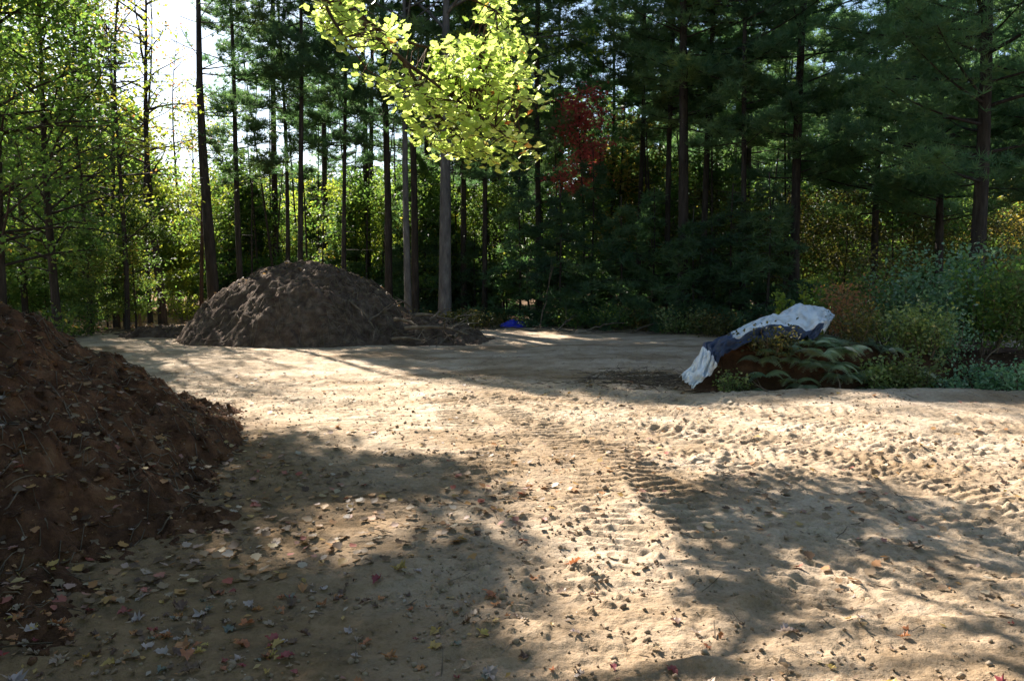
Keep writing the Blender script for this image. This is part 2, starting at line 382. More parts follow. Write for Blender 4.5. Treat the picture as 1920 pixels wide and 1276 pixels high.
# ground sheet: rings around the viewer's spot, fine where the ground is near
r_ = [0.02]
while r_[-1] < 260:
    r = r_[-1]; r_.append(r * (1.05 if r < 1.8 else 1.0034 if r < 5 else 1.0021 if r < 13 else 1.009 if r < 30 else 1.05) + (.02 if r < .3 else 0))
r_ = np.array(r_)
a_ = np.concatenate([np.linspace(-180, -42, 40)[:-1], np.linspace(-42, 42, 640), np.linspace(42, 180, 40)[1:-1]]) * math.pi / 180
Rr, Aa = np.meshgrid(r_, a_, indexing='ij'); gx = (Rr * np.sin(Aa)).ravel(); gy = (Rr * np.cos(Aa)).ravel()
gz = ground_h(gx, gy)
n1, n2 = Rr.shape
i = np.arange(n1 - 1)[:, None] * n2; j = np.arange(n2)[None]; jn = (j + 1) % n2
Q = np.stack([i + j, i + n2 + j, i + n2 + jn, i + jn], -1).reshape(-1, 4)
edge = fbm(gx * .25, gy * .25, 66, 3)
clear = sstep(29, 25, gy + 3 * edge) * sstep(-16, -11, gx + 2 * edge) * sstep(20, 14, gx) * sstep(-12, -8, gy)
gu, gv = uv_of(gx, gy)
me = mesh_data("ground", np.column_stack([gx, gy, gz]), Q, clear, True)
st = .9 * sstep(420, 250, gu + 60 * edge) * sstep(640, 612, gv + 10 * edge) * (gy > 0) * sstep(60, 40, gy)
st2 = .75 * np.exp(-(((gx - 1.9) / .9) ** 2 + ((gy - 12.6) / .8) ** 2)) * sstep(-.2, .2, fbm(gx * 2, gy * 6, 8, 3))
a = me.attributes.new("straw", 'FLOAT', 'POINT'); a.data.foreach_set("value", np.maximum(st, st2).astype(np.float32))
# near-left sand darkened to deepen its shade, plus moist browner soil by the pile
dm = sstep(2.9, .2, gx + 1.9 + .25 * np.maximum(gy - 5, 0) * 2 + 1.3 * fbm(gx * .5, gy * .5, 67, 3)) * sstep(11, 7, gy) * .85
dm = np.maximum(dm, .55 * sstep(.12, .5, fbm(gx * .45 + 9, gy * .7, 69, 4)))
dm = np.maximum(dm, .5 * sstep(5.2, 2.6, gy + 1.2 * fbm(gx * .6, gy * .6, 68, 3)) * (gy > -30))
a = me.attributes.new("damp_shade", 'FLOAT', 'POINT'); a.data.foreach_set("value", dm.astype(np.float32))
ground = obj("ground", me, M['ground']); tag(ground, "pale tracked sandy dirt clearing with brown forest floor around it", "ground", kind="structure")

def landform(name, f, x0, x1, y0, y1, res, mat, label, cat):
    xs = np.arange(x0, x1, res); ys = np.arange(y0, y1, res); X, Y = np.meshgrid(xs, ys); n = X.shape
    Z = f(X, Y); g = base_h(X, Y); k = Z - g
    Z = np.where(k < -.12, g - .12, Z)
    V = np.column_stack([X.ravel(), Y.ravel(), Z.ravel()])
    i = np.arange(n[0] - 1)[:, None] * n[1]; j = np.arange(n[1] - 1)[None]
    Q = np.stack([i + j, i + j + 1, i + n[1] + j + 1, i + n[1] + j], -1).reshape(-1, 4)
    kk = k.ravel()[Q].max(1) > -.11; Q = Q[kk]
    used = np.unique(Q); mp = np.zeros(len(V), int); mp[used] = np.arange(len(used))
    o = obj(name, mesh_data(name, V[used], mp[Q], None, True), mat)
    return tag(o, label, cat)
landform("dirt_pile", pile_h, -10.5, -1.2, .6, 11.0, .028, M['soil'], "reddish brown pile of forest soil littered with leaves along the left edge", "dirt pile")
landform("dirt_mound", mound_h, -11.5, .8, 17, 25, .045, M['mound'], "rounded dark dirt mound in front of the tree trunks", "dirt mound")
landform("earth_bank", bank_h, 1.8, 14.5, 10.2, 17, .04, M['bank'], "low cut earth bank under the ferns and the draped tarp", "bank")

# ------------------------------------------------------------------ where the sun reaches the clearing
LIT1 = [(100, 596), (330, 596), (420, 625), (600, 655), (720, 690), (850, 712), (960, 735), (1120, 747), (1300, 756), (2300, 752),
        (2300, 1600), (1000, 1600), (1010, 1000), (930, 925), (850, 868), (700, 846), (520, 800), (440, 742), (330, 700), (200, 640)]
def lit(P, jit=26, polys=(LIT1,)):
    P = np.asarray(P, float)
    x = P[:, 0] + P[:, 2] * SH[0]; y = P[:, 1] + P[:, 2] * SH[1]
    u, v = uv_of(x, y)
    u = u + jit * 2 * fbm(x * .9, y * .9, 5, 2); v = v + jit * .5 * fbm(x * .9, y * .9, 6, 2)
    r = np.zeros(len(P), bool)
    for q in polys: r |= inpoly(u, v, q)
    return r & (y > 1.2)
def thin(P, keep=.04):
    l = lit(P); return ~l | (rng.random(len(P)) < keep)

# ------------------------------------------------------------------ trees
def trunk_path(x, y, h, lean=(0, 0), wob=.12, n=14):
    t = np.linspace(0, 1, n)
    px = lean[0] * t + wob * (np.sin(t * 5 + rng.uniform(0, 6)) - 0) * t * (h / 12); py = lean[1] * t + wob * np.sin(t * 4 + rng.uniform(0, 6)) * t * (h / 12)
    P = np.column_stack([px, py, t * h]); P[0, 2] = -.25
    return P
def conifer(name, x, y, h, r, base, cr, label, cat="pine tree", group=None, lean=(0, 0), kind='pine', dens=1., mat=None, bark='bark', free=True, low=None, whorl=.55, top=None, dead=1.):
    """trunk + limbs in one mesh, needles in another. base = height where green limbs start, cr = limb length"""
    z0 = surf1(x, y); root = empty(name, (x, y, z0), label, cat, group)
    P = trunk_path(x, y, h, lean); t = np.linspace(0, 1, len(P))
    g = Geo(); g.tube(P, np.maximum(r * (1 - .8 * t) * np.where(t < .04, 1.25, 1), .02), 10, wob=.04)
    org = np.array([x, y, z0]); clumps = []
    def tp(z): return np.array([np.interp(z, P[:, 2], P[:, 0]), np.interp(z, P[:, 2], P[:, 1]), z])
    z = base
    pine = kind == 'pine'
    while z < h - .3:
        f = (z - base) / max(h - base, .1)
        L0 = cr * (min(1, .55 + 1.6 * f) * (1 - f) ** .55 + .12) if pine else cr * (1 - f) ** .8 + .15
        for k in range(rng.integers(3, 6) if pine else rng.integers(4, 7)):
            a = rng.uniform(0, 2 * math.pi); L = L0 * rng.uniform(.55, 1.15); d = np.array([math.cos(a), math.sin(a), 0])
            s = np.linspace(0, 1, 6)
            rise = (rng.uniform(-.05, .28) * L) if pine else rng.uniform(-.3, .02) * L
            B = tp(z + rng.uniform(-.15, .15)) + d * (s * L)[:, None] + np.array([0, 0, 1.]) * (rise * s + (.12 * L if pine else -.1 * L) * s ** 2.5)[:, None]
            side = np.array([-d[1], d[0], 0])
            n = int((26 if pine else 34) * L * dens) + 3
            q = rng.beta(1.7, 1.1, n) * .8 + .22; lat = rng.normal(size=n) * .20 * L * np.clip(1.25 - q, .12, 1) * 1.5
            Pt = np.column_stack([np.interp(q, s, B[:, c]) for c in range(3)]) + side * lat[:, None] + np.array([0, 0, 1.]) * (rng.normal(size=n) * .07 - (0 if pine else .25) * np.abs(lat))[:, None]
            if free:
                kp = thin(Pt + org); 
                if kp.mean() < .2 and L > .6: 
                    if rng.random() < .8: continue
                Pt = Pt[kp]
            clumps.append(Pt)
            g.tube(B, np.maximum(.012, .035 * L * .35 * (1 - s * .85)), 4)
        z += whorl * rng.uniform(.7, 1.3)
    # bare dead stubs below the crown
    zz = 1.2
    while dead and zz < base:
        a = rng.uniform(0, 2 * math.pi); L = rng.uniform(.3, 1.5) * dead; s = np.linspace(0, 1, 4)
        B = tp(zz) + np.array([math.cos(a), math.sin(a), 0]) * (s * L)[:, None] + np.array([0, 0, 1.]) * (rng.uniform(-.3, .2) * L * s)[:, None]
        g.tube(B, np.maximum(.006, .018 * (1 - s)), 3); zz += rng.uniform(.25, .7)
    obj("trunk", g.data("trunk", True), M[bark], root)
    c = Geo(); Pt = np.concatenate(clumps) if clumps else np.zeros((0, 3))
    T = TUFT if pine else SPRAY
    vv = fbm(Pt[:, 0] * .9 + x, Pt[:, 2] * 1.1 + y, 3, 3) * .55 + .42 + rng.normal(size=len(Pt)) * .1
    for k in range(3):
        m = np.arange(len(Pt)) % 3 == k; n = m.sum()
        if n: c.inst(*T[k], Pt[m], rot(n, .55), rng.uniform(.8, 1.25, n), vv[m])
    if len(Pt): obj("crown", c.data("crown"), M[mat or ('needle' if pine else 'hemlock')], root)
    return root

def broad(name, x, y, h, r, base, cr, label, cat="tree", group=None, lean=(0, 0), nl=26, leaves=150, ls=.12, mat='green', bark='bark', free=True, fork=None, blob=.5, flat=.45, tilt=.75, wob=.25):
    z0 = surf1(x, y); root = empty(name, (x, y, z0), label, cat, group); org = np.array([x, y, z0])
    P = trunk_path(x, y, h, lean, wob); t = np.linspace(0, 1, len(P))
    g = Geo(); g.tube(P, np.maximum(r * (1 - .9 * t ** 1.1) * np.where(t < .04, 1.2, 1), .012), 8, wob=.04)
    def tp(z): return np.array([np.interp(z, P[:, 2], P[:, 0]), np.interp(z, P[:, 2], P[:, 1]), z])
    cl = []
    for k in range(nl):
        f = (k + rng.random()) / nl; z = base + (h - base) * f * .97
        L = cr * (.45 + .6 * math.sin(min(1, f * .95 + .2) * math.pi)) * rng.uniform(.3, 1.25)
        a = rng.uniform(0, 2 * math.pi); d = np.array([math.cos(a), math.sin(a), 0]); s = np.linspace(0, 1, 6)
        B = tp(z) + d * (s * L)[:, None] + np.array([0, 0, 1.]) * (L * (rng.uniform(.15, 1.1) * s - .2 * s ** 2))[:, None] + rng.normal(size=(6, 3)) * .03 * L * s[:, None]
        g.tube(B, np.maximum(.006, r * .3 * (1 - s * .9)), 4)
        for q in range(3):
            s0 = rng.uniform(.4, .95); b = np.array([np.interp(s0, s, B[:, c]) for c in range(3)])
            e = b + rng.normal(size=3) * [.35, .35, .15] * L * .45 + [0, 0, .05]
            g.tube(np.array([b, (b + e) / 2 + rng.normal(size=3) * .03, e]), [.008, .006, .004], 3)
            cl.append(e)
        cl.append(B[-1]); cl.append(B[3])
    cl = np.array(cl)
    Pt = np.repeat(cl, max(1, leaves // 5), 0); Pt = Pt + rng.normal(size=Pt.shape) * blob * np.array([.55, .55, .55 * flat])
    Pt = Pt[Pt[:, 2] > .15]
    if free: Pt = Pt[thin(Pt + org)]
    obj("trunk", g.data("trunk", True), M[bark], root)
    n = len(Pt)
    if n:
        c = Geo(); vv = fbm(Pt[:, 0] * .8 + x, Pt[:, 2] * .8 + y, 3, 3) * .5 + .42 + rng.normal(size=n) * .16
        c.inst(*LEAF, Pt, rot(n, tilt), ls * rng.uniform(.7, 1.3, n), np.clip(vv, 0, 1))
        obj("crown", c.data("crown"), M[mat], root)
    return root
def X(u, Y): return float(at(u, 520, Y)[0])
def Hat(v, Y): return float(at(960, v, Y)[2])

GP = "trees standing around the clearing"
# --- tall straight trunks across the back, read off one by one
big = [
 # u_base, Y, trunk radius, height, green base, limb len, lean px at top, label
 ('conifer', 402, 25.5, .20, 12.5, 6.8, 2.2, -.3, .8, "thick dark pine trunk rising beside the bright gap, at the left shoulder of the mound"),
 ('conifer', 452, 26.5, .11, 15, 4.8, 2.2, -.15, 1., "straight dark pine trunk just right of the thick trunk beside the bright gap"),
 ('conifer', 540, 28, .09, 14, 5.2, 2.1, 0, 1., "slim dark trunk behind the left half of the mound crest, paired with a taller one"),
 ('conifer', 562, 26, .10, 17, 7.2, 2.2, .2, 1., "tall slim trunk rising straight from behind the top of the mound"),
 ('conifer', 645, 27, .085, 17, 5.5, 2.0, .15, 1., "slim dark trunk behind the right slope of the mound"),
 ('conifer', 728, 27, .14, 19, 6.0, 2.6, 0, 1., "dark pine trunk above the right foot of the mound"),
 ('conifer', 778, 26.5, .13, 20, 6.5, 2.6, -.1, 1., "dark trunk close behind the paler rough one, left of the thick grey trunk"),
 ('conifer', 908, 28, .10, 19, 5.0, 2.6, 0, 1., "first slim dark trunk right of the thick grey trunk"),
 ('conifer', 1010, 29, .13, 20, 5.2, 3.0, 0, 1.2, "pine whose trunk rises behind the blue bundle at the clearing's back edge"),
 ('conifer', 1196, 30, .11, 18, 6.8, 2.0, .1, .8, "lone slim trunk between the red leaved tree and the cluster of tall pines"),
 ('conifer', 1252, 27, .11, 19, 6.8, 2.4, .0, .9, "leftmost trunk of the tight cluster of tall pines"),
 ('conifer', 1280, 25, .18, 20, 6.6, 2.8, -.1, .9, "thickest trunk in the tight cluster of tall pines"),
 ('conifer', 1318, 26, .12, 20, 6.4, 2.6, .1, .9, "rightmost trunk of the tight cluster of tall pines"),
 ('conifer', 1392, 24, .10, 18, 5.6, 3.0, .0, 1.2, "slim pine with twiggy dead limbs right of the cluster of tall pines"),
 ('conifer', 1490, 24, .16, 19, 4.6, 3.0, .0, 1.6, "broad blue green pine reaching out of frame left of the patch of open sky"),
 ('conifer', 1640, 26, .14, 11.6, 3.8, 3.6, .0, 1.5, "shorter bushy pine whose top stands just right of the patch of open sky"),
 ('conifer', 1826, 18.5, .19, 16, 3.9, 4.4, .15, 1.25, "large pine with a thick dark trunk and wide level limbs by the right edge"),
 ('conifer', 1760, 24, .14, 10.6, 3.4, 3.6, .0, 1.4, "pine partly hidden behind the large right hand pine's left limbs"),
 ('conifer', 1985, 21, .16, 9.6, 3.0, 3.6, .0, 1.4, "pine cut by the right edge of the picture, only its limbs showing"),
 ('conifer', 930, 33, .14, 20, 4.2, 3.4, .0, 1.3, "dense dark pine filling the gap behind the yellow maple leaves"),
 ('conifer', 520, 31, .14, 23, 13.5, 3.8, .0, 1.6, "tall bare trunk behind the mound, third of the pines right of the bright gap"),
 ('conifer', 610, 34, .14, 24, 13.5, 4.0, .0, 1.6, "slim bare trunk well behind the mound crest"),
 ('conifer', 690, 31, .13, 23, 12.5, 4.0, .0, 1.7, "slim bare trunk between the mound's right slope and the dark pine trunk"),
 ('conifer', 800, 32, .13, 24, 12.5, 4.2, .0, 1.7, "bare trunk seen just left of the thick grey trunk, deeper in the wood"),
 ('conifer', 870, 29, .12, 22, 11.5, 4.0, .0, 1.7, "bare trunk just right of the thick grey trunk, deeper in the wood"),
 ('conifer', 700, 38, .13, 25, 15, 4.2, .0, 1.7, "far bare trunk behind the mound's right slope"),
 ('conifer', 940, 37, .13, 25, 13, 4.2, .0, 1.7, "far pine above the blue bundle"),
 ('conifer', 1400, 31, .14, 21, 6.5, 3.6, .0, 1.3, "dense pine crown rising behind the cluster of tall pines"),
]
for sp_, u, Y, r, h, b, cr, ln, dn, lab in big:
    conifer("pine_tree", X(u, Y), Y, h, r, b, cr, lab, "pine tree", GP, (ln * 1.2, rng.uniform(-.2, .2)), dens=dn)
# grey-barked hardwoods among them
broad("hardwood_tree", X(833, 25), 25, 17, .21, 8.6, 4.6, "thick smooth grey trunk standing under the yellow maple leaves", "tree", GP, (.25, 0), 30, 190, .15, 'ygreen', 'gbark', wob=.05)
broad("hardwood_tree", X(765, 25.5), 25.5, 16, .12, 8.2, 3.6, "paler rough trunk just left of the thick grey trunk", "tree", GP, (-.1, 0), 26, 170, .15, 'ygreen', 'gbark', wob=.06)
broad("hardwood_tree", X(303, 27), 27, 12.5, .145, 4.2, 2.6, "leaning forked hardwood trunk with sparse orange leaves left of the bright gap", "tree", GP, (-.5, 0), 22, 60, .12, 'orange', 'bark', wob=.35)
broad("hardwood_tree", X(279, 28), 28, 11.5, .09, 4.6, 2.0, "thinner trunk growing beside the forked orange leaved hardwood", "tree", GP, (.15, 0), 16, 30, .12, 'orange', 'bark', wob=.25)
broad("hardwood_tree", X(376, 28), 28, 8.5, .085, 3.0, 1.6, "thin reddish stem just left of the thick dark pine trunk", "tree", GP, (.15, 0), 12, 60, .13, 'ygreen', 'rbark', wob=.15)
broad("maple_tree", X(1092, 27.6), 27.6, 8.0, .06, 4.6, 1.0, "small tree with red autumn leaves glowing among the dark trunks", "tree", GP, (0, 0), 20, 130, .13, 'red', 'bark', free=False)
broad("leafy_tree", X(235, 23), 23, 12, .08, 2.2, 2.3, "slim tree with pale green leaves at the left side of the bright gap", "tree", "leafy trees on the left", (.2, 0), 26, 75, .13, 'ygreen', free=False, blob=.7)
# left wood: leafy green trees
for u, Y, h, r, b, cr, mt, nl, lv, lab in [
 (105, 19, 9.5, .11, 1.6, 3.0, 'green', 42, 80, "dark trunked green leafy tree above the end of the brown soil pile"),
 (0, 17, 9.0, .12, 1.5, 2.8, 'green', 40, 80, "green leafy tree whose trunk stands at the left edge of the picture"),
 (45, 23, 10, .10, 1.2, 3.0, 'green', 40, 80, "leafy tree second in from the left edge, behind the soil pile"),
 (165, 22, 9, .09, 1.2, 2.6, 'green', 38, 75, "bushy green tree left of the dirt track leaving the clearing"),
 (215, 25, 9.5, .11, 1.0, 2.7, 'green', 38, 75, "green tree at the left side of the track mouth"),
 (120, 28, 15, .12, 5.0, 3.4, 'ygreen', 34, 100, "tall pale yellow green tree above the left wood"),
 (200, 31, 15, .11, 6.8, 3.2, 'orange', 26, 42, "tall tree with pinkish orange leaves against the sky on the left"),
 (60, 32, 15, .12, 5.0, 3.6, 'ygreen', 34, 75, "tall yellow green tree in the upper left corner"),
 (-70, 22, 11, .12, 2.0, 3.2, 'green', 40, 80, "green tree cut by the left edge of the picture"),
]:
    broad("leafy_tree", X(u, Y), Y, h, r, b, cr, lab, "tree", "leafy trees on the left", (rng.uniform(-.3, .3), 0), nl, int(lv * (1.7 if mt != 'orange' else 1.3)), .14, mt, flat=.45, blob=.7, free=Y < 28)

broad("gap_tree", X(335, 36), 36, 12.5, .08, 4.5, 2.2, "thin tree with sparse pale orange leaves standing in the bright gap", "tree", GP, (.3, 0), 18, 36, .12, 'orange', 'bark', wob=.3)
broad("gap_tree", X(352, 40), 40, 10.5, .09, 3.0, 2.8, "hazy yellow green tree low in the bright gap", "tree", GP, (.3, 0), 20, 60, .15, 'ygreen', 'bark', wob=.3)
# dark young hemlocks along the back edge, right of the mound
for u, Y, h, cr, lab in [
 (975, 27, 5.4, 1.5, "young dark hemlock standing behind the blue bundle"),
 (1050, 26, 4.8, 1.6, "bushy dark hemlock below the red leaved tree"),
 (1110, 27, 6.0, 1.7, "tall young hemlock right below the red leaved tree"),
 (1165, 25.5, 4.2, 1.5, "low dark hemlock at the middle of the back edge"),
 (1225, 26.5, 4.6, 1.6, "dark hemlock at the foot of the leftmost clustered pine"),
 (1300, 24, 3.8, 1.5, "squat dark hemlock in front of the clustered pine trunks"),
 (1370, 23.5, 4.4, 1.7, "dark hemlock above the left end of the white tarp"),
 (1440, 22.5, 4.6, 1.8, "dark hemlock directly behind the raised top of the tarp"),
 (890, 29, 3.2, 1.2, "small hemlock just right of the thick grey trunk"),
]:
    conifer("hemlock_tree", X(u, Y), Y, h, .05, .5, cr, lab, "hemlock tree", "young hemlocks along the back edge", kind='hem', dens=.65, whorl=.42, dead=0)

# shared tree kinds for the wood behind: build one of each, copy it
def proto(fn, *a, **k):
    o = fn(*a, **k); return o
PR = {}
PR['ash'] = [broad("understory_tree", 200, 200 + 20 * k, 7.5, .06, 1.0, 2.2, None, "tree", nl=32, leaves=190, ls=.17, blob=.7, mat='ygreen', free=False) for k in range(2)]
PR['grn'] = [broad("understory_tree", 220, 200 + 20 * k, 7.0, .06, .8, 2.3, None, "tree", nl=32, leaves=190, ls=.17, blob=.7, mat='green', free=False) for k in range(2)]
PR['brn'] = [broad("understory_tree", 240, 200, 6.0, .05, .6, 2.2, None, "tree", nl=28, leaves=120, ls=.14, blob=.7, mat='brown', free=False)]
PR['yel'] = [broad("understory_tree", 260, 200, 7.0, .05, 1.5, 2.0, None, "tree", nl=26, leaves=120, ls=.15, blob=.7, mat='yellow', free=False)]
PR['pin'] = [conifer("pine_tree", 280, 200 + 20 * k, 17, .13, 6.5, 3.0, None, "pine tree", free=False, dens=1.1) for k in range(2)]
PR['sap'] = [conifer("bare_sapling", 300, 200 + 20 * k, 11, .055, 9.5, .8, None, "sapling", free=False, dens=.6) for k in range(2)]
PR['hem'] = [conifer("hemlock_tree", 320, 200, 6, .06, .5, 1.8, None, "hemlock tree", kind='hem', free=False, dens=1.2, whorl=.36, dead=0)]
used = set()
def put(kind, u, Y, sc, label, group):
    pr = PR[kind][rng.integers(len(PR[kind]))]; x = X(u, Y); z = float(base_h(np.array([x]), np.array([Y]))[0])
    if pr.name not in used:
        used.add(pr.name); o = pr; o.location = (x, Y, z); o.rotation_euler = (0, 0, rng.uniform(0, 6)); o.scale = (sc,) * 3
        o["label"] = label; o["group"] = group
        return o
    o = copy_tree(pr, (x, Y, z), rng.uniform(0, 6.28), sc, label, group)
    if kind == 'sap': o.rotation_euler[0] = rng.normal() * .04; o.rotation_euler[1] = rng.normal() * .04
    return o
def row(kind, us, Y0, Y1, s0, s1, label, group):
    for u in us:
        put(kind, u + rng.uniform(-12, 12), rng.uniform(Y0, Y1), rng.uniform(s0, s1), label, group)
row('ash', range(330, 900, 66), 31, 38, .5, .8, "sunlit yellow green understory tree seen between the trunks behind the mound", "yellow green understory behind the mound")
row('ash', range(300, 900, 95), 42, 52, .7, 1.0, "sunlit yellow green understory tree seen between the trunks behind the mound", "yellow green understory behind the mound")
row('grn', range(420, 960, 48), 29, 40, .5, .9, "shaded green understory tree among the trunks behind the mound", "green understory behind the mound")
row('grn', range(-60, 260, 50), 30, 40, .9, 1.4, "deep green leafy tree far back in the left wood", "back rows of the left wood")
row('ash', range(-60, 300, 80), 40, 52, 1.1, 1.6, "pale yellow green tree far back in the left wood", "far pale trees of the left wood")
row('yel', [1130, 1160, 1195, 1225, 1165], 34, 42, .9, 1.25, "yellow leaved tree glowing behind the lone slim trunk near the red tree", "yellow trees beside the red one")
row('brn', range(1330, 1920, 85), 25, 30, .55, .9, "brownish thin leaved understory tree under the right hand pines", "brown understory under the pines")
row('grn', range(1340, 1960, 75), 28, 36, .6, .9, "dim green understory tree under the right hand pines", "green understory under the pines")
row('yel', [1480, 1560, 1700, 1800, 1890, 1430], 29, 38, .5, .75, "yellow flecked understory tree deep under the right hand pines", "yellow understory under the pines")
row('grn', range(960, 1340, 60), 31, 38, .6, .95, "dim green understory tree behind the young hemlocks", "green understory behind the hemlocks")
row('hem', range(930, 1960, 110), 34, 44, .9, 1.4, "dark hemlock in the depth of the wood on the right", "deep hemlocks on the right")
row('hem', range(-80, 260, 70), 33, 42, .7, 1.1, "dark hemlock in the depth of the wood on the left", "deep hemlocks on the left")
row('sap', [590, 612, 500, 520, 670, 700, 480, 845, 425, 468, 532, 553, 577, 628, 655, 685, 712, 745, 795, 815, 860], 28, 36, .75, 1.05, "slender dark trunk in the wood behind the mound", "slender trunks behind the mound")
row('sap', [885, 925, 950, 985, 1040, 1075, 1120, 1150, 1175, 1215], 29, 36, .75, 1.1, "slender dark trunk in the wood between grey trunk and clustered pines", "slender trunks at the middle of the wood")
row('sap', [1235, 1268, 1296, 1340, 1362, 1378, 1412, 1430, 1460], 26, 34, .8, 1.1, "slender dark trunk among the clustered pines right of centre", "slender trunks among the clustered pines")
row('grn', range(-60, 300, 36), 20, 26, .38, .6, "low green undergrowth tree filling the foot of the left wood", "undergrowth at the foot of the left wood")
row('ash', [300, 330, 362, 395], 33, 40, .5, .8, "yellow green understory tree glowing in the bright gap", "understory in the bright gap")
row('hem', range(415, 900, 45), 29, 38, .5, 1.15, "dark hemlock among the trunks behind the mound", "hemlocks behind the mound")
row('sap', [20, 70, 140, 190, 230], 24, 32, .7, 1.0, "slender dark trunk among the leafy trees on the left", "slender trunks in the left wood")
row('pin', [610, 760], 50, 60, .9, 1.15, "distant pine seen through the gaps above the mound", "distant pines above the mound")
row('pin', [850, 900, 950, 1010, 1060, 1140, 1230, 1290, 1320, 1350, 1390, 1420, 1480, 1520, 1690, 1740, 1800, 1860, 1900, 1960], 32, 48, .75, 1.05, "distant pine deep in the wood on the right", "distant pines on the right")

# the wood goes on beside and behind the viewer's spot and keeps some of the sky's light off the clearing
for k, (x, y, sc, kd) in enumerate([(-9, -4, 1.0, 'pin'), (-5.5, -8, 1.1, 'pin'), (-1, -9, 1.2, 'pin'), (3.5, -8, 1.0, 'pin'), (7.5, -6, 1.1, 'pin'), (10.5, -1, 1.1, 'pin'), (12.5, 4, 1.0, 'pin'), (-7, -2, 1.0, 'grn'), (-3, -5.5, 1.2, 'grn'),
                    (1.5, -6, 1.1, 'grn'), (6, -4, 1.0, 'grn'), (-12, 2, 1.2, 'grn'), (-13, 6, 1.3, 'grn'), (-11, -7, 1.2, 'pin'), (13, -6, 1.2, 'pin'), (0, -13, 1.3, 'pin'), (-15, 12, 1.1, 'pin'), (16, 9, 1.1, 'pin')]):
    copy_tree(PR[kd][k % 2], (x, y, 0), k * 1.7, sc, "tree of the wood around the near side of the clearing, out of the view", "trees around the near side")

# the far wood as one mass
def far_wood():
    g = Geo(); n = 75000
    a = rng.uniform(R(-50), R(50), n); d = rng.uniform(62, 84, n); x = d * np.sin(a); y = d * np.cos(a)
    top = 7.5 + 6 * fbm(x * .09, y * .09, 88, 4) + 3 * noise(x * .4, y * .4, 89)
    u = 960 + F * x / y
    top = np.where(np.abs(u - 335) < 60, top * .7, top)
    top = top + 8 * sstep(760, 1000, u) + 2.5 * sstep(150, 60, u)
    z = rng.random(n) ** .9 * top
    P = np.column_stack([x, y, z + .045 * (d - 46)])
    g.inst(*LEAF, P, rot(n, .8), rng.uniform(.4, .9, n), np.clip(.4 + .5 * fbm(x * .15, z * .3, 90, 3) + rng.normal(size=n) * .12, 0, .95))
    tag(obj("far_woods", g.data("far_woods"), M['far']), "far wood closing the view beyond the last trunks", "woods", kind="stuff")
far_wood()

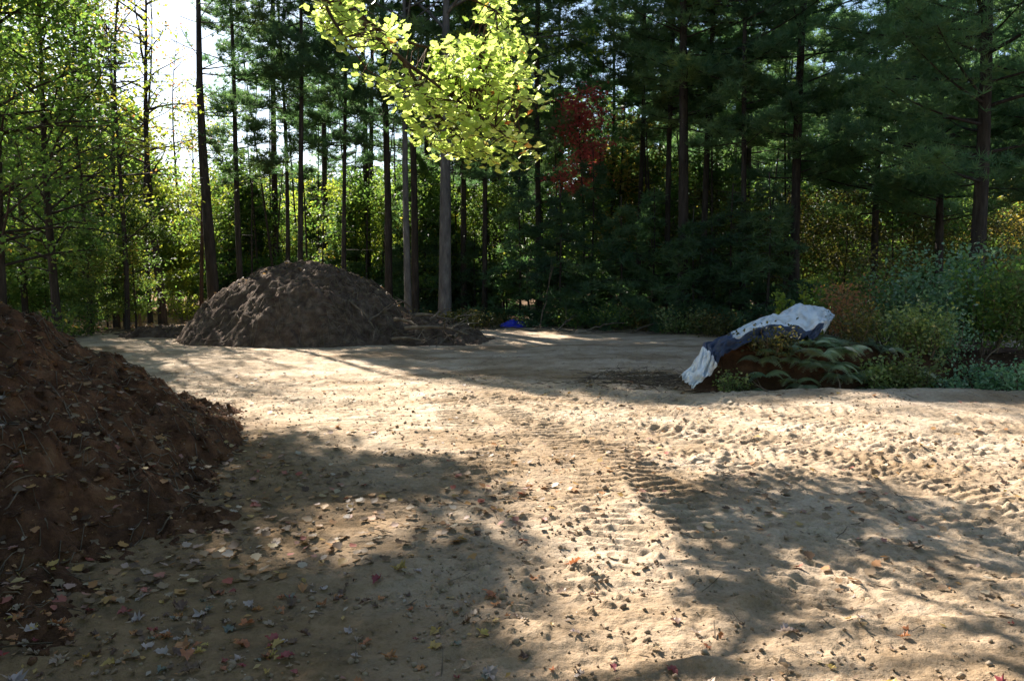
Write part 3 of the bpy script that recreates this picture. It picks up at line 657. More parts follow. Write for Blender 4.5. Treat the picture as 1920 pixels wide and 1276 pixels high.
# ------------------------------------------------------------------ big maple off to the left, its limb hanging into view
def maple():
    bx, by = -6.7, 8.7; z0 = surf1(bx, by) - .1
    root = empty("maple_tree", (bx, by, z0), "maple whose yellow green sunlit leafy limb hangs into the top of the view", "maple tree")
    o = np.array([bx, by, z0]); g = Geo()
    tz = np.linspace(0, 1, 12); P = np.column_stack([.5 * tz ** 2, .3 * np.sin(tz * 3), tz * 11 - .2]); g.tube(P, .21 * (1 - .8 * tz), 10, wob=.04)
    def W(u, v, Y): return at(u, v, Y) - o
    limb = [P[5], P[5] + [1.6, .1, .75], W(470, -130, 8.8), W(560, -70, 8.9), W(640, -5, 9.0), W(700, 62, 9.0), W(760, 118, 9.0), W(800, 145, 9.0)]
    limbs = [(limb, .06, .022)]
    limbs += [([W(800, 145, 9.0), W(850, 158, 9.0), W(910, 175, 9.1), W(970, 205, 9.2)], .026, .008),
              ([W(760, 118, 9.0), W(790, 170, 8.9), W(830, 225, 8.85), W(872, 270, 8.8)], .024, .008),
              ([W(660, 15, 9.0), W(720, 65, 9.2), W(800, 90, 9.4), W(900, 100, 9.6)], .03, .008),
              ([W(560, -70, 8.9), W(700, -60, 8.7), W(820, -30, 8.6), W(930, 20, 8.6)], .035, .008),
              ([W(560, -70, 8.9), W(600, -15, 8.4), W(625, 40, 8.2), W(660, 90, 8.1)], .028, .008),
              ([W(800, 145, 9.0), W(860, 190, 8.7), W(920, 230, 8.5), W(965, 270, 8.4)], .02, .006),
              ([W(470, -130, 8.8), W(620, -160, 9.3), W(760, -150, 9.8), W(900, -120, 10.2)], .035, .008)]
    segs = []
    for pts, r0, r1 in limbs:
        pts = np.array(pts); t = np.linspace(0, len(pts) - 1, len(pts) * 4)
        Q = np.column_stack([np.interp(t, range(len(pts)), pts[:, c]) for c in range(3)])
        for _ in range(2): Q[1:-1] = (Q[:-2] + 2 * Q[1:-1] + Q[2:]) / 4
        g.tube(Q, np.linspace(r0, r1, len(Q)), 6, wob=.05); segs.append(Q)
    S_ = np.concatenate(segs)
    poly = [(585, -60), (592, 40), (640, 105), (655, 140), (712, 165), (715, 205), (758, 235), (762, 275), (800, 268), (872, 300), (905, 285), (955, 303), (990, 285), (1012, 215), (985, 150), (965, 100), (945, 40), (930, -60), (900, -150), (640, -150)]
    cs = []
    while len(cs) < 340:
        u, v = rng.uniform(580, 1015), rng.uniform(-150, 303)
        if v < -25 and rng.random() < .8: continue
        if inpoly(np.array([u]), np.array([v]), poly)[0] and noise(np.array([u / 70.]), np.array([v / 55.]), 2)[0] > -.14:
            c_ = W(u, v, rng.uniform(8.1, 10.7)); dq = math.sqrt(((S_ - c_) ** 2).sum(1).min())
            if rng.random() < math.exp(-(dq / .75) ** 2): cs.append(c_)
    cs = np.array(cs); Pt = []; Vv = []
    for c in cs:
        q = S_[np.argmin(((S_ - c) ** 2).sum(1))]
        m = (q + c) / 2 + rng.normal(size=3) * .04
        e = c + np.array([rng.uniform(.05, .35), rng.normal() * .12, -rng.uniform(.02, .16)])
        g.tube(np.array([q, m, c, e]), [.009, .007, .005, .003], 3)
        k = rng.integers(6, 13); w_ = rng.uniform(-.35, 1.05, (k, 1)); p = c + (e - c) * w_ + rng.normal(size=(k, 3)) * [.06, .07, .05]; Pt.append(p)
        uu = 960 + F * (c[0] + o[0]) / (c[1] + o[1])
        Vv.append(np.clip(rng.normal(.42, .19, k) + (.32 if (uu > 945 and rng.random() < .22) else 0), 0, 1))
    # leafy crown high over the soil pile: throws the broken shade on the near dirt
    nvis = sum(len(p) for p in Pt); tgt = []
    shade = [[(-900, 880), (330, 700), (440, 760), (520, 812), (700, 850), (845, 875), (900, 930), (960, 960), (880, 1010), (960, 1120), (900, 1320), (700, 1900), (-1500, 1900)]]
    while len(tgt) < 1500:
        x, y = rng.uniform(-6, 1), rng.uniform(1.6, 11)
        u, v = uv_of(np.array([x]), np.array([y]))
        if not inpoly(u, v, shade[0])[0]: continue
        thr = -.13 if u[0] > 430 else -.5
        if fbm(np.array([x * 1.3]), np.array([y * 1.3]), 77, 2)[0] < thr + (.0 if v[0] < 1000 else .04): continue
        h = rng.uniform(6.2, 9.5); tgt.append([x - SH[0] * h, y - SH[1] * h, h])
    tgt = np.array(tgt); uu, vv = uv_of(tgt[:, 0], tgt[:, 1], tgt[:, 2]); ok = ~((uu > -60) & (uu < 1980) & (vv > -70)); tgt = tgt[ok] - o
    # scaffold limbs to groups of them
    for k in range(9):
        c = tgt[rng.integers(len(tgt))]; b = P[rng.integers(5, 11)]; mid = (b + c) / 2 + [0, 0, .5]
        Q = np.array([b, (b + mid) / 2 + [0, 0, .25], mid, (mid + c) / 2 + [0, 0, .15], c]); g.tube(Q, [.07, .055, .04, .025, .01], 5)
        S_ = np.vstack([S_, np.column_stack([np.interp(np.linspace(0, 4, 20), range(5), Q[:, i]) for i in range(3)])])
    for c in tgt:
        q = S_[np.argmin(((S_ - c) ** 2).sum(1))]; g.tube(np.array([q, (q + c) / 2 + rng.normal(size=3) * .06, c]), [.014, .009, .004], 3)
        k = rng.integers(14, 22); Pt.append(c + rng.normal(size=(k, 3)) * [.2, .2, .12]); Vv.append(np.clip(rng.normal(.5, .18, k), 0, 1))
    Pt = np.concatenate(Pt); Vv = np.concatenate(Vv); n = len(Pt)
    obj("trunk", g.data("trunk", True), M['rbark'], root)
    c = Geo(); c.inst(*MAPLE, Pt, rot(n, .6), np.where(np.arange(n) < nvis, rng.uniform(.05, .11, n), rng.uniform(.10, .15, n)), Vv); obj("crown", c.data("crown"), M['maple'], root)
maple()
# two more leafy trees close on the left, mostly above the view: they shade the soil pile
broad("shade_tree", -10.6, 12.5, 11, .16, 6.0, 3.4, "tall leafy tree beyond the left edge shading the soil pile", "tree", None, (.4, 0), 36, 240, .15, 'green', blob=.8)
broad("shade_tree", -10.2, 8.5, 11, .16, 4.5, 3.4, "leafy tree close on the left shading the near end of the soil pile", "tree", None, (.4, 0), 36, 240, .15, 'green', blob=.8)

# ------------------------------------------------------------------ shrubs, ferns, weeds on the bank
def fern_mesh(seed):
    r = np.random.default_rng(seed); g = Geo()
    for k in range(r.integers(8, 12)):
        a = r.uniform(0, 6.28); L = r.uniform(.38, .62); d = np.array([math.cos(a), math.sin(a), 0]); s = np.linspace(0, 1, 9)
        Z = L * (.75 * s - .85 * s ** 2.2); B = d * (s * L * .85)[:, None] + np.array([0, 0, 1.]) * Z[:, None]
        g.tube(B, .004 * (1.2 - s), 3, a=.8); side = np.array([-d[1], d[0], 0]); v0 = np.clip(r.normal(.6, .25), 0, 1)
        for q in np.linspace(.15, .98, 17):
            b = np.array([np.interp(q, s, B[:, c]) for c in range(3)]); wl = .2 * math.sin(min(1, (1.04 - q) * 1.25) * math.pi / 2 + .05) * L / .5
            for sg in (-1, 1):
                tip = b + side * sg * wl + d * wl * .35 - np.array([0, 0, .25 * wl]); dd = d * .021
                g.add([b - dd, b + dd, tip + dd * .2], [(0, 1, 2)], None, v0)
    return g.data("fern")
FM = [fern_mesh(k) for k in range(4)]
def seat(u, Y): x = X(u, Y); return x, Y, surf1(x, Y)
k = 0
fern_spots = [(1385, 11.05), (1410, 11.05), (1440, 11.15), (1470, 11.15), (1500, 11.1), (1525, 11.05), (1550, 11.1), (1575, 11.15), (1595, 11.2), (1625, 11.1), (1395, 11.05), (1425, 11.0), (1455, 11.0), (1475, 10.95), (1495, 11.0), (1515, 10.95), (1540, 11.0), (1565, 11.0), (1580, 10.95), (1605, 11.05), (1640, 11.05), (1700, 11.0), (1735, 11.0), (1408, 11.5), (1432, 11.25), (1462, 11.2), (1486, 11.25), (1505, 11.15), (1528, 11.3), (1552, 11.25), (1480, 11.6), (1515, 11.7), (1570, 11.6),
              (1400, 11.9), (1440, 11.9), (1590, 11.3), (1545, 12.0), (1370, 11.7), (1620, 11.6), (1668, 11.5), (1725, 11.3), (1700, 11.9), (1760, 11.6)]
for u, Y in fern_spots:
    x, y, z = seat(u, Y)
    where = "under the raised top of the tarp" if 1450 < u < 1580 else ("along the tarp's lower fold" if u <= 1450 else "at the foot of the green shrubs")
    o = obj("fern", FM[k % 4], M['fern'], None, (x, y, z - .02)); o.rotation_euler = (rng.uniform(-.2, .25), 0, rng.uniform(0, 6.28)); s = rng.uniform(.55, .85); o.scale = (s, s, s)
    tag(o, "arching pale green fern on the bank " + where, "fern", "ferns on the bank " + where); k += 1

def shrub(name, u, Y, h, wd, mat, label, n=900, ls=.05, stems=14, tilt=.8, cat="shrub", group="shrubs and weeds on the bank", tall=False, bark='twig'):
    x, y, z = seat(u, Y); root = empty(name, (x, y, z), label, cat, group); g = Geo(); c = Geo(); per = max(4, n // stems); Pt = []
    for k in range(stems):
        a = rng.uniform(0, 6.28); sp_ = wd * .5 * math.sqrt(rng.random()); hh = h * rng.uniform(.6, 1.05); s = np.linspace(0, 1, 6)
        B = np.array([math.cos(a), math.sin(a), 0]) * (sp_ * (.25 + .75 * s))[:, None] + np.array([0, 0, 1.]) * (hh * s - .05)[:, None] + rng.normal(size=(6, 3)) * .025
        g.tube(B, .009 * (1.15 - s), 4)
        q = rng.uniform(.2, 1.02, per); p = np.column_stack([np.interp(q, s, B[:, i]) for i in range(3)])
        Pt.append(p + rng.normal(size=p.shape) * [wd * .11, wd * .11, .05 + .02 * h])
    Pt = np.concatenate(Pt); m = len(Pt)
    obj("stem", g.data("stem"), M[bark], root)
    c.inst(*LEAF, Pt, rot(m, tilt), ls * rng.uniform(.7, 1.35, m), np.clip(rng.normal(.45, .22, m), 0, 1)); obj("foliage", c.data("foliage"), M[mat], root)
    return root
shrub("shrub", 1595, 12.8, .95, 1.0, 'orange', "shrub with small orange and rust leaves just right of the tarp's top", 1300, .055)
shrub("shrub", 1560, 13.6, 1.1, .9, 'green', "dull green bush behind the tip of the tarp", 1100, .06)
shrub("shrub", 1655, 13.2, 1.3, 1.2, 'green', "dull green bush between the orange shrub and the blue green shrub", 1200, .06)
shrub("shrub", 1710, 12.6, 1.35, 1.35, 'shrub', "large blue green shrub on the right of the bank", 2600, .075)
shrub("shrub", 1775, 12.9, 1.75, 1.35, 'shrub', "tallest blue green shrub with pale upper leaves on the right bank", 2800, .075)
shrub("shrub", 1855, 12.4, 1.6, 1.3, 'green', "olive green shrub right of the tallest blue green shrub", 2300, .075)
shrub("shrub", 1935, 12.2, 1.6, 1.3, 'olive', "olive shrub cut by the right edge", 2300, .075)
shrub("shrub", 1690, 11.7, .8, .9, 'olive', "leafy weed clump hanging over the dark hollow on the bank", 1100, .06)
shrub("shrub", 1740, 11.5, .75, .9, 'olive', "dull green weed clump below the large blue green shrub", 1100, .06)
shrub("shrub", 1790, 11.6, .7, .9, 'shrub', "small green weed clump under the tallest shrub", 900, .05)
shrub("shrub", 1855, 11.0, .42, .9, 'shrub', "low blue green weeds at the edge of the sand on the right", 800, .06)
shrub("shrub", 1915, 10.9, .45, .8, 'shrub', "low weeds at the sand's edge in the right corner of the bank", 800, .06)
shrub("shrub", 1790, 10.95, .3, .5, 'shrub', "smallest low weeds at the sand's edge below the shrubs", 350, .055)
shrub("shrub", 1400, 12.9, .25, .9, 'olive', "low weeds behind the tarp's middle", 800, .06)
shrub("shrub", 1372, 10.95, .3, .45, 'olive', "dark weeds hugging the tarp's lower left fold", 500, .05)
shrub("shrub", 1660, 11.0, .55, .7, 'olive', "weed clump spilling over the cut bank right of the bare face", 900, .06)
shrub("shrub", 1715, 10.95, .6, .7, 'olive', "brownish green weeds leaning out over the sand's edge", 900, .06)
shrub("shrub", 1400, 10.95, .22, .5, 'brown', "low brown weeds at the foot of the bank below the tarp", 400, .045)
shrub("shrub", 1610, 11.6, .6, .9, 'brown', "dark rusty weeds between the ferns and the orange shrub", 900, .055)
shrub("shrub", 1450, 11.25, .45, 1.0, 'brown', "brownish weeds on the cut face below the ferns", 800, .055)
shrub("sapling", 1478, 15.5, 1.35, .42, 'ygreen', "small light green sapling standing behind the tarp", 420, .10, 5, cat="sapling")
shrub("sapling", 1527, 15.8, 1.75, .5, 'ygreen', "taller light green sapling behind the tarp's peak", 480, .10, 6, cat="sapling")
shrub("sapling", 1870, 15.5, 2.3, 1.1, 'brown', "thin brown sapling behind the olive shrubs", 900, .07, 12, cat="sapling")
shrub("sapling", 1650, 17, 2.4, 1.4, 'brown', "brown sapling thicket behind the rusty bush", 1300, .07, 14, cat="sapling")
# small brush along the back edge of the clearing
for u, Y, hh, m_, lab in [(850, 20.6, .45, 'brown', "low dry brush growing on the mound's tail"), (900, 25, .5, 'brown', "low brown brush right of the root heap"), (1010, 25.5, .6, 'hemlock', "low dark brush right behind the blue bundle"), (1090, 25, .7, 'green', "low green brush on the back edge below the red tree"),
                     (1150, 24.5, .8, 'green', "green brush at the middle of the back edge"), (1215, 24.5, .8, 'brown', "brown brush on the back edge left of the cluster of pines"), (1275, 23, .8, 'olive', "olive brush at the foot of the thickest clustered pine"),
                     (1340, 22, .8, 'brown', "dark brown brush behind the tarp's lower end"), (60, 17, .9, 'green', "green brush behind the left soil pile"), (150, 21, .8, 'green', "green brush by the left side of the track"), (240, 29, .7, 'ygreen', "yellow green brush at the end of the track"),
                     (350, 29, 1.1, 'ygreen', "tall yellow green brush in the bright gap"), (320, 33, 1.8, 'ygreen', "sunlit bush filling the bright gap behind the forked tree")]:
    shrub("brush", u, Y, hh, 1.7, m_, lab, 800, .09, 16, cat="bush", group="brush along the edge of the wood")

# ------------------------------------------------------------------ tarp over the bank
def tarp():
    # stations: back edge, crease, front hem as (u, v, Y)
    st = [((1274, 702, 10.95), (1288, 716, 10.75), (1300, 724, 10.7)),
          ((1292, 686, 11.1), (1310, 698, 10.8), (1326, 708, 10.75)),
          ((1312, 660, 11.3), (1330, 668, 10.95), (1342, 682, 10.85)),
          ((1320, 640, 11.5), (1338, 648, 11.1), (1350, 668, 11.0)),
          ((1350, 628, 11.6), (1362, 634, 11.2), (1368, 648, 11.1)),
          ((1400, 606, 11.8), (1412, 616, 11.35), (1420, 636, 11.2)),
          ((1440, 590, 12.1), (1446, 602, 11.4), (1460, 630, 11.2)),
          ((1472, 582, 12.2), (1486, 607, 11.4), (1498, 626, 11.2)),
          ((1502, 560, 12.3), (1520, 612, 11.4), (1524, 632, 11.25)),
          ((1540, 572, 12.3), (1542, 603, 11.5), (1536, 622, 11.35)),
          ((1568, 589, 12.2), (1560, 597, 11.8), (1546, 618, 11.5))]
    A = np.array([[at(*p) for p in s] for s in st]); n = len(A)
    ns, nt_ = 150, 40; s = np.linspace(0, n - 1, ns); t = np.linspace(0, 2, nt_)
    V = np.zeros((ns, nt_, 3))
    for c in range(3):
        rows = np.stack([np.interp(s, range(n), A[:, k, c]) for k in range(3)], 1)
        for _ in range(1): rows[1:-1] = (rows[:-2] + 2 * rows[1:-1] + rows[2:]) / 4
        for i in range(ns): V[i, :, c] = np.interp(t, [0, 1, 2], rows[i])
    Sg, Tg = np.meshgrid(s, t, indexing='ij')
    wr = .05 * fbm(Sg * 1.6 + Tg * 1.3, Tg * 2.0, 51, 3) - .13 * np.abs(fbm(Sg * 1.1 + Tg * 1.6, Tg * 1.2 - Sg * .3, 57, 3)) + .03 * (.5 - np.abs(fbm(Sg * 3 - Tg, Tg * 2.5, 58, 2))) + .022 * np.sin(Sg * 5 + 3 * fbm(Sg * .7, Tg, 52, 2) + Tg * 1.5) * np.clip(Tg - .6, 0, 1)
    V[..., 2] += wr; V[..., 1] -= wr * .9
    V[..., 2] += .03 * np.sin(np.clip(Tg, 0, 1) * math.pi) - .02; V[..., 2] -= .07 * np.clip(fbm(Sg * 1.4, Tg * 0, 59, 3), -.4, .5) * np.clip(Tg - 1, 0, 1)
    navy = (np.clip((Tg - 1.0) * 9 + 2.6 * fbm(Sg * 1.3, Tg * 2, 53, 3), 0, 1) * sstep(2.2, 2.7, Sg) + sstep(2.3, 2.7, Sg) * sstep(4.6, 4.0, Sg) * .9) * sstep(9.6, 8.9, Sg)
    i = np.arange(ns - 1)[:, None] * nt_; j = np.arange(nt_ - 1)[None]
    Q = np.stack([i + j, i + nt_ + j, i + nt_ + j + 1, i + j + 1], -1).reshape(-1, 4)
    m = bpy.data.materials.new("tarp_sheet"); t_, N, L = nodes(m); p = N["Principled BSDF"]; p.inputs["Roughness"].default_value = .6
    a_ = N.new("ShaderNodeAttribute"); a_.attribute_name = "v"; rp = ramp(N, [(0, (.66, .71, .76)), (.45, (.62, .67, .74)), (.6, (.03, .055, .13)), (1, (.02, .035, .08))]); L.new(a_.outputs["Fac"], rp.inputs[0])
    nz = N.new("ShaderNodeTexNoise"); nz.inputs["Scale"].default_value = 7; nz.inputs["Detail"].default_value = 8; tc = N.new("ShaderNodeTexCoord"); L.new(tc.outputs["Object"], nz.inputs[0])
    r2 = ramp(N, [(.3, (.55, .48, .4)), (.5, (.92, .9, .88)), (.6, (1, 1, 1))]); L.new(nz.outputs[0], r2.inputs[0])
    mx = N.new("ShaderNodeMix"); mx.data_type = 'RGBA'; mx.blend_type = 'MULTIPLY'; mx.inputs[0].default_value = .8; L.new(rp.outputs[0], mx.inputs[6]); L.new(r2.outputs[0], mx.inputs[7]); L.new(mx.outputs[2], p.inputs["Base Color"])
    b = N.new("ShaderNodeBump"); b.inputs["Strength"].default_value = .5; b.inputs["Distance"].default_value = .02; L.new(nz.outputs[0], b.inputs["Height"]); L.new(b.outputs[0], p.inputs["Normal"])
    o = obj("tarp", mesh_data("tarp", V.reshape(-1, 3), Q, navy.ravel(), True), m)
    sl = o.modifiers.new("thickness", 'SOLIDIFY'); sl.thickness = .008
    tag(o, "white and navy plastic tarp draped over the fern covered bank", "tarp")
tarp()
def bundle():
    x, y, z = seat(968, 25.6); n, m = 40, 14; th = np.arange(n) / n * 2 * np.pi; ph = np.linspace(0, 1, m)
    T, Pp = np.meshgrid(th, ph, indexing='ij'); rr = np.cos(Pp * math.pi / 2) ** .6
    nn = 1 + .5 * fbm(np.cos(T) * 2 + 5, np.sin(T) * 2 + Pp * 3, 14, 3)
    V = np.stack([.48 * rr * np.cos(T) * nn, .3 * rr * np.sin(T) * nn, .24 * Pp * nn + .03 * noise(T * 5, Pp * 6, 3)], -1)
    i = np.arange(n)[:, None]; j = np.arange(m - 1)[None]; a_ = i * m + j; b_ = ((i + 1) % n) * m + j
    Q = np.stack([a_, b_, b_ + 1, a_ + 1], -1).reshape(-1, 4)
    mt = bpy.data.materials.new("blue_plastic"); mt.use_nodes = True; p = mt.node_tree.nodes["Principled BSDF"]; p.inputs["Base Color"].default_value = (.02, .03, .5, 1); p.inputs["Roughness"].default_value = .35
    o = obj("plastic_bundle", mesh_data("plastic_bundle", V.reshape(-1, 3), Q, None, True), mt, None, (x, y, z - .02))
    tag(o, "crumpled deep blue plastic bundle at the back edge of the clearing", "tarp")
bundle()

# ------------------------------------------------------------------ sticks, roots, twigs
def stick(name, a, b, r, label, cat, group, sag=.06, mat='twig', forks=2):
    a = np.array(a, float); b = np.array(b, float); s = np.linspace(0, 1, 9); g = Geo(); L = np.linalg.norm(b - a); mid = a
    P = (b - a) * s[:, None] + np.array([0, 0, 1.]) * (sag * L * np.sin(s * 3.1))[:, None] + rng.normal(size=(9, 3)) * .018 * L * (s * (1 - s) * 4)[:, None]
    g.tube(P, r * (1.1 - .75 * s), 6, wob=.1)
    for k in range(forks):
        i = rng.integers(3, 7); d = (b - a) * rng.uniform(.2, .4) + rng.normal(size=3) * .15 * L; q = np.linspace(0, 1, 4)
        g.tube(P[i] + d * q[:, None], r * .45 * (1.1 - q * .8), 4)
    return tag(obj(name, g.data(name, True), M[mat], None, a), label, cat, group)
def onsurf(u, v, Y, dz=0):
    p = at(u, v, Y); return p
roots = [((805, 600, 19.0), (845, 578, 19.6), .03, "stubby root standing on the mound's low tail"), ((830, 618, 18.6), (895, 606, 18.8), .03, "thin root lying over the tip of the low tail"), ((770, 575, 19.8), (735, 560, 20.0), .03, "root end poking from the mound's right shoulder"), ((690, 608, 19.2), (760, 566, 20.2), .035, "pale root jutting up from the mound's right slope"), ((740, 598, 19), (800, 622, 18.3), .05, "root reaching down the front of the root heap"),
         ((760, 615, 18.6), (880, 628, 18.0), .055, "long low root lying along the foot of the root heap"), ((850, 632, 18.0), (885, 615, 18.4), .05, "short pale upturned root end at the right tip of the heap"),
         ((735, 635, 17.8), (800, 640, 17.7), .04, "root half buried in front of the mound"), ((780, 590, 19.4), (840, 600, 19.2), .05, "thick broken root at the top of the heap"),
         ((820, 612, 19), (880, 590, 19.6), .03, "thin root sticking up at the right end of the heap"), ((655, 585, 19.4), (700, 612, 18.8), .03, "thin root trailing on the mound's face"),
         ((700, 640, 17.6), (705, 615, 18.0), .02, "short upright twig at the mound's front foot")]
for (a, b, r, lab) in roots:
    A_, B_ = at(*a), at(*b)
    for p in (A_, B_): p[2] = max(p[2], surf1(p[0], p[1]) + .01)
    stick("root", A_, B_, r, lab, "root", "roots sticking out of the mound")
for a, b, r, lab in [((1575, 745, 10.6), (1566, 690, 10.9), .012, "thin pale stick standing against the cut bank"), ((1012, 590, 24.5), (1038, 500, 25.5), .03, "pale leaning dead sapling right of the blue bundle"),
                     ((1440, 743, 10.6), (1415, 722, 10.8), .012, "short pale stick at the foot of the bank"), ((1260, 712, 11.2), (1296, 722, 10.7), .02, "gnarled twig in front of the tarp's lower end"),
                     ((1100, 600, 24), (1170, 606, 23.5), .03, "fallen branch on the back edge below the hemlocks"), ((1190, 604, 24), (1290, 596, 24), .035, "long fallen branch on the back edge left of the pines"),
                     ((1045, 606, 23.6), (1080, 590, 24.4), .025, "small fallen branch near the pale dead sapling"), ((262, 580, 26), (250, 500, 26.5), .05, "leaning broken stem by the end of the track"),
                     ((1800, 700, 11.2), (1895, 640, 11.8), .012, "bent dry stalk crossing the low weeds on the right")]:
    A_, B_ = at(*a), at(*b); A_[2] = surf1(A_[0], A_[1]); B_[2] = max(B_[2], surf1(B_[0], B_[1]) + .01)
    stick("branch", A_, B_, r, lab, "branch", None)
# sparse twigs strewn over piles and sand (nobody could count them)
def twigs(name, n, box, f, L0, L1, r, mat, label, cond=None):
    g = Geo(); m = n * 12; x = rng.uniform(box[0], box[1], m); y = rng.uniform(box[2], box[3], m)
    if cond is not None: k = cond(x, y); x, y = x[k], y[k]
    x, y = x[:n], y[:n]; n = len(x); a = rng.uniform(0, 6.28, n); L = rng.uniform(L0, L1, n); q = np.linspace(-.5, .5, 4)
    px = x[:, None] + q * (L * np.cos(a))[:, None]; py = y[:, None] + q * (L * np.sin(a))[:, None]
    pz = f(px.ravel(), py.ravel()).reshape(px.shape) + r + rng.uniform(0, .02, (n, 1)) + rng.uniform(-.15, .2, (n, 1)) * L[:, None] * q
    for i in range(n): g.tube(np.column_stack([px[i], py[i], pz[i]]), r * rng.uniform(.5, 1.3), 3, a=.5)
    tag(obj(name, g.data(name), M[mat]), label, "twigs", kind="stuff")
twigs("twigs", 2600, (-8, -1.8, 1.5, 10.5), surf, .05, .28, .004, 'twig', "thin dry twigs and rootlets strewn over the soil pile", lambda x, y: pile_h(x, y) > .02)
twigs("twigs", 900, (-9.5, .3, 17, 23), surf, .15, .8, .010, 'twig', "twigs and root bits strewn over the dirt mound", lambda x, y: (mound_h(x, y) > .02) & ((x > -4.5) | (rng.random(len(x)) < .25)))
twigs("straw", 420, (.2, 3.2, 10.9, 14), surf, .12, .7, .005, 'twig', "dry straw and twigs lying left of the tarp", lambda x, y: rng.random(len(x)) < 1.2 * np.exp(-(((x - 2.0) / .7) ** 2 + ((y - 12.0) / .8) ** 2)))
twigs("twigs", 500, (-3, 7, 3, 16), ground_h, .04, .2, .003, 'twig', "tiny twigs scattered over the open sand")
twigs("twigs", 900, (-12, 12, 22.5, 30), ground_h, .3, 1.4, .012, 'twig', "fallen twigs and dead sticks along the back edge of the clearing")

# ------------------------------------------------------------------ fallen leaves
COL = {'rust orange': (.52, .2, .05), 'yellow': (.52, .36, .06), 'red': (.34, .06, .045), 'dull brown': (.16, .09, .05), 'pale tan': (.42, .31, .2), 'bleached pinkish': (.5, .4, .36), 'grey green': (.2, .22, .17)}
LM = {}
for nm, c in COL.items():
    m = leaf_mat("fallen_" + nm.replace(' ', '_'), [(0, tuple(v * .7 for v in c)), (1, c)], .25, (1.2, 1.2, 1.1), .5, .4); LM[nm] = m
LMesh = {}
def leaf_shape(seed):
    r = np.random.default_rng(seed); V, T = maple_tpl(r.uniform(.2, .8)); V = V.copy()
    V[:, 2] += r.uniform(-.5, .6) * V[:, 0] * V[:, 1] + .12 * r.normal(size=len(V)) * (np.hypot(V[:, 0], V[:, 1]) > .2)
    V[:, 0] *= r.uniform(.7, 1.05); V[:, 2] -= V[:, 2].min(); return V, T
shapes = [leaf_shape(k) for k in range(7)]
for nm in COL:
    for k in range(7):
        V, T = shapes[k]; me = mesh_data("fallen_leaf", V, T, np.linspace(0, 1, len(V))); me.materials.append(LM[nm]); LMesh[nm, k] = me
def leafdens(x, y):
    u, v = uv_of(x, y)
    d = np.where(u < 950, 1.0, np.where(u < 1500, .55, .35))
    d = d * np.where(pile_h(x, y) > .03, 1.3, 1) * np.where(np.hypot(x + 2.3, y - 6.0) < .7, 2.8, 1) * np.where(y > 8, .35, 1)
    d = d * (1.0 + 1.8 * fbm(x * .9, y * .9, 101, 2))
    return np.where((v > 1330) | (u < -60) | (u > 1980), 0, d)
names = list(COL); wts = np.array([.24, .07, .07, .25, .23, .11, .03])
y = 2.4 + rng.random(9000) ** 1.3 * 11; x = rng.uniform(-.75, .72, 9000) * y
k = rng.random(9000) < leafdens(x, y) * .55; x, y = x[k][:2200], y[k][:2200]
cand = [(math.hypot(a, b), a, b) for a, b in zip(x, y)]
cand.sort()
def wherelab(x, y):
    if pile_h(np.array([x]), np.array([y]))[0] > .03:
        return "on the slope of the soil pile" if y > 4.5 else "on the near shaded foot of the soil pile"
    u, v = uv_of(np.array([x]), np.array([y])); u = u[0]; v = v[0]
    side = "in the shaded sand beside the soil pile" if u < 520 else "on the broken shade of the near sand" if u < 950 else "on the sand in the centre foreground" if u < 1350 else "on the sand by the branch shadow at lower right"
    return side if v > 900 else "on the sunlit sand farther off"
for d, x, y in cand[:300]:
    nm = names[rng.choice(7, p=wts)]; e = .02
    hx = surf1(x + e, y) - surf1(x - e, y); hy = surf1(x, y + e) - surf1(x, y - e)
    n = Vector((-hx, -hy, 2 * e)).normalized(); n = (n + Vector((0, 0, .6))).normalized()
    s = rng.choice([.03, .036, .044, .052, .068]) * rng.uniform(.8, 1.15)
    o = obj("fallen_leaf", LMesh[nm, int(rng.integers(7))], None, None, (x, y, surf1(x, y) + .004)); q = n.to_track_quat('Z', 'Y'); o.rotation_mode = 'QUATERNION'
    from mathutils import Quaternion
    o.rotation_quaternion = q @ Quaternion((0, 0, 1), rng.uniform(0, 6.28)) @ Quaternion((1, 0, 0), rng.normal() * .25); o.scale = (s, s, s)
    wl = wherelab(x, y)
    tag(o, nm + " fallen maple leaf lying " + wl, "leaf", nm + " fallen leaves " + wl)
g = Geo(); P = np.array([(x, y, 0) for d, x, y in cand[300:]]); P[:, 2] = surf(P[:, 0], P[:, 1]) + .015
g.inst(*MAPLE, P, rot(len(P), .35), rng.uniform(.035, .07, len(P)), rng.random(len(P)))
# fine leaf crumbs everywhere
n = 13000; y = 2.4 + rng.random(n) ** 1.2 * 16; x = rng.uniform(-.75, .72, n) * y; dd = np.clip(.5 + 1.3 * fbm(x * .8, y * .8, 102, 3) + .5 * (pile_h(x, y) > 0) - .04 * np.maximum(x, 0), 0, 1); k = rng.random(n) < dd; x, y = x[k], y[k]
g.inst(*LEAF, np.column_stack([x, y, surf(x, y) + .008]), rot(len(x), .4), rng.uniform(.014, .045, len(x)), .2 + rng.random(len(x)) * .75)
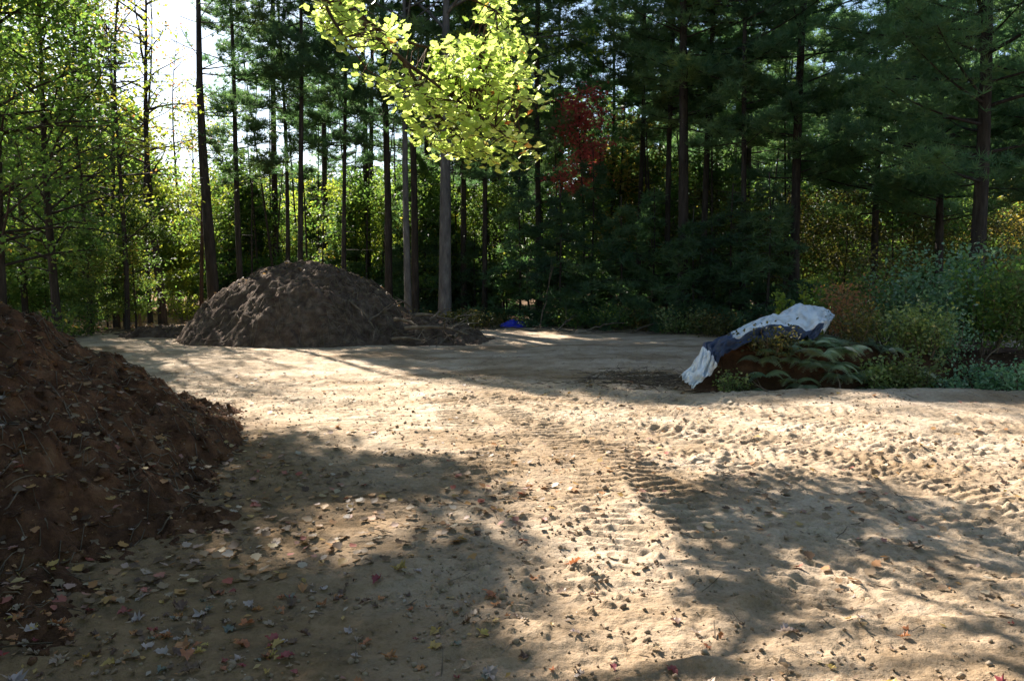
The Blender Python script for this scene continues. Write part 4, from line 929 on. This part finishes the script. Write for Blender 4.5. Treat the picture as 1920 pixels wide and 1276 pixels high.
# litter on the pile and forest floor
n = 5000; x = rng.uniform(-8, -1.8, n); y = rng.uniform(1.5, 10.5, n); k = pile_h(x, y) > 0; x, y = x[k], y[k]
g.inst(*LEAF, np.column_stack([x, y, surf(x, y) + .01]), rot(len(x), .6), rng.uniform(.014, .045, len(x)), rng.random(len(x)) ** 1.6 * .9)
tag(obj("leaf_litter", g.data("leaf_litter"), M['litter']), "small fallen leaves and crumbs scattered thickly over sand and soil pile", "leaf litter", kind="stuff")
g = Geo(); n = 26000; x = rng.uniform(-26, 26, n); y = rng.uniform(20, 46, n); u, v = uv_of(x, y)
e_ = fbm(x * .25, y * .25, 66, 3); k = (y + 3 * e_ > 26.5) | ((u < 400) & (v < 630)) | (mound_h(x, y) > .05); x, y = x[k], y[k]
g.inst(*LEAF, np.column_stack([x, y, surf(x, y) + .02]), rot(len(x), .45), rng.uniform(.06, .13, len(x)), rng.random(len(x)) ** 1.3 * .85)
tag(obj("forest_litter", g.data("forest_litter"), M['litter']), "brown and orange leaf litter on the forest floor and track mouth", "leaf litter", kind="stuff")
# clods and small stones on the sand
g = Geo(); ico = np.array([(0, 0, 1), (.9, 0, .3), (.3, .85, .3), (-.7, .5, .3), (-.7, -.5, .3), (.3, -.85, .3), (0, 0, -.6)]); it = np.array([(0, 1, 2), (0, 2, 3), (0, 3, 4), (0, 4, 5), (0, 5, 1), (6, 2, 1), (6, 3, 2), (6, 4, 3), (6, 5, 4), (6, 1, 5)])
n = 9000; y = 2.4 + rng.random(n) ** 1.3 * 10; x = rng.uniform(-.75, .72, n) * y; k = rng.random(n) < np.clip(.4 + fbm(x, y, 103, 3) * 1.5, 0, 1); x, y = x[k], y[k]
g.inst(ico, it, np.column_stack([x, y, surf(x, y) + .002]), rot(len(x), .5), np.minimum(.03, .006 + rng.exponential(.0045, len(x))), rng.random(len(x)))
M['clod'] = rough_mat("clods", [(.3, (.18, .12, .08)), (.6, (.34, .26, .18)), (.8, (.45, .38, .3))], 12, .5, 60)
tag(obj("clods", g.data("clods"), M['clod']), "small clods and pebbles of dry dirt on the sand", "clods", kind="stuff")

# clods on the soil pile
g = Geo(); n = 2600; x = rng.uniform(-8, -1.9, n); y = rng.uniform(1.5, 10.5, n); k = pile_h(x, y) > -.05; x, y = x[k], y[k]
g.inst(ico, it, np.column_stack([x, y, surf(x, y)]), rot(len(x), .8), np.minimum(.07, .01 + rng.exponential(.012, len(x))), rng.random(len(x)))
tag(obj("clods", g.data("clods"), M['soil']), "dark lumps of soil on the surface of the pile", "clods", kind="stuff")
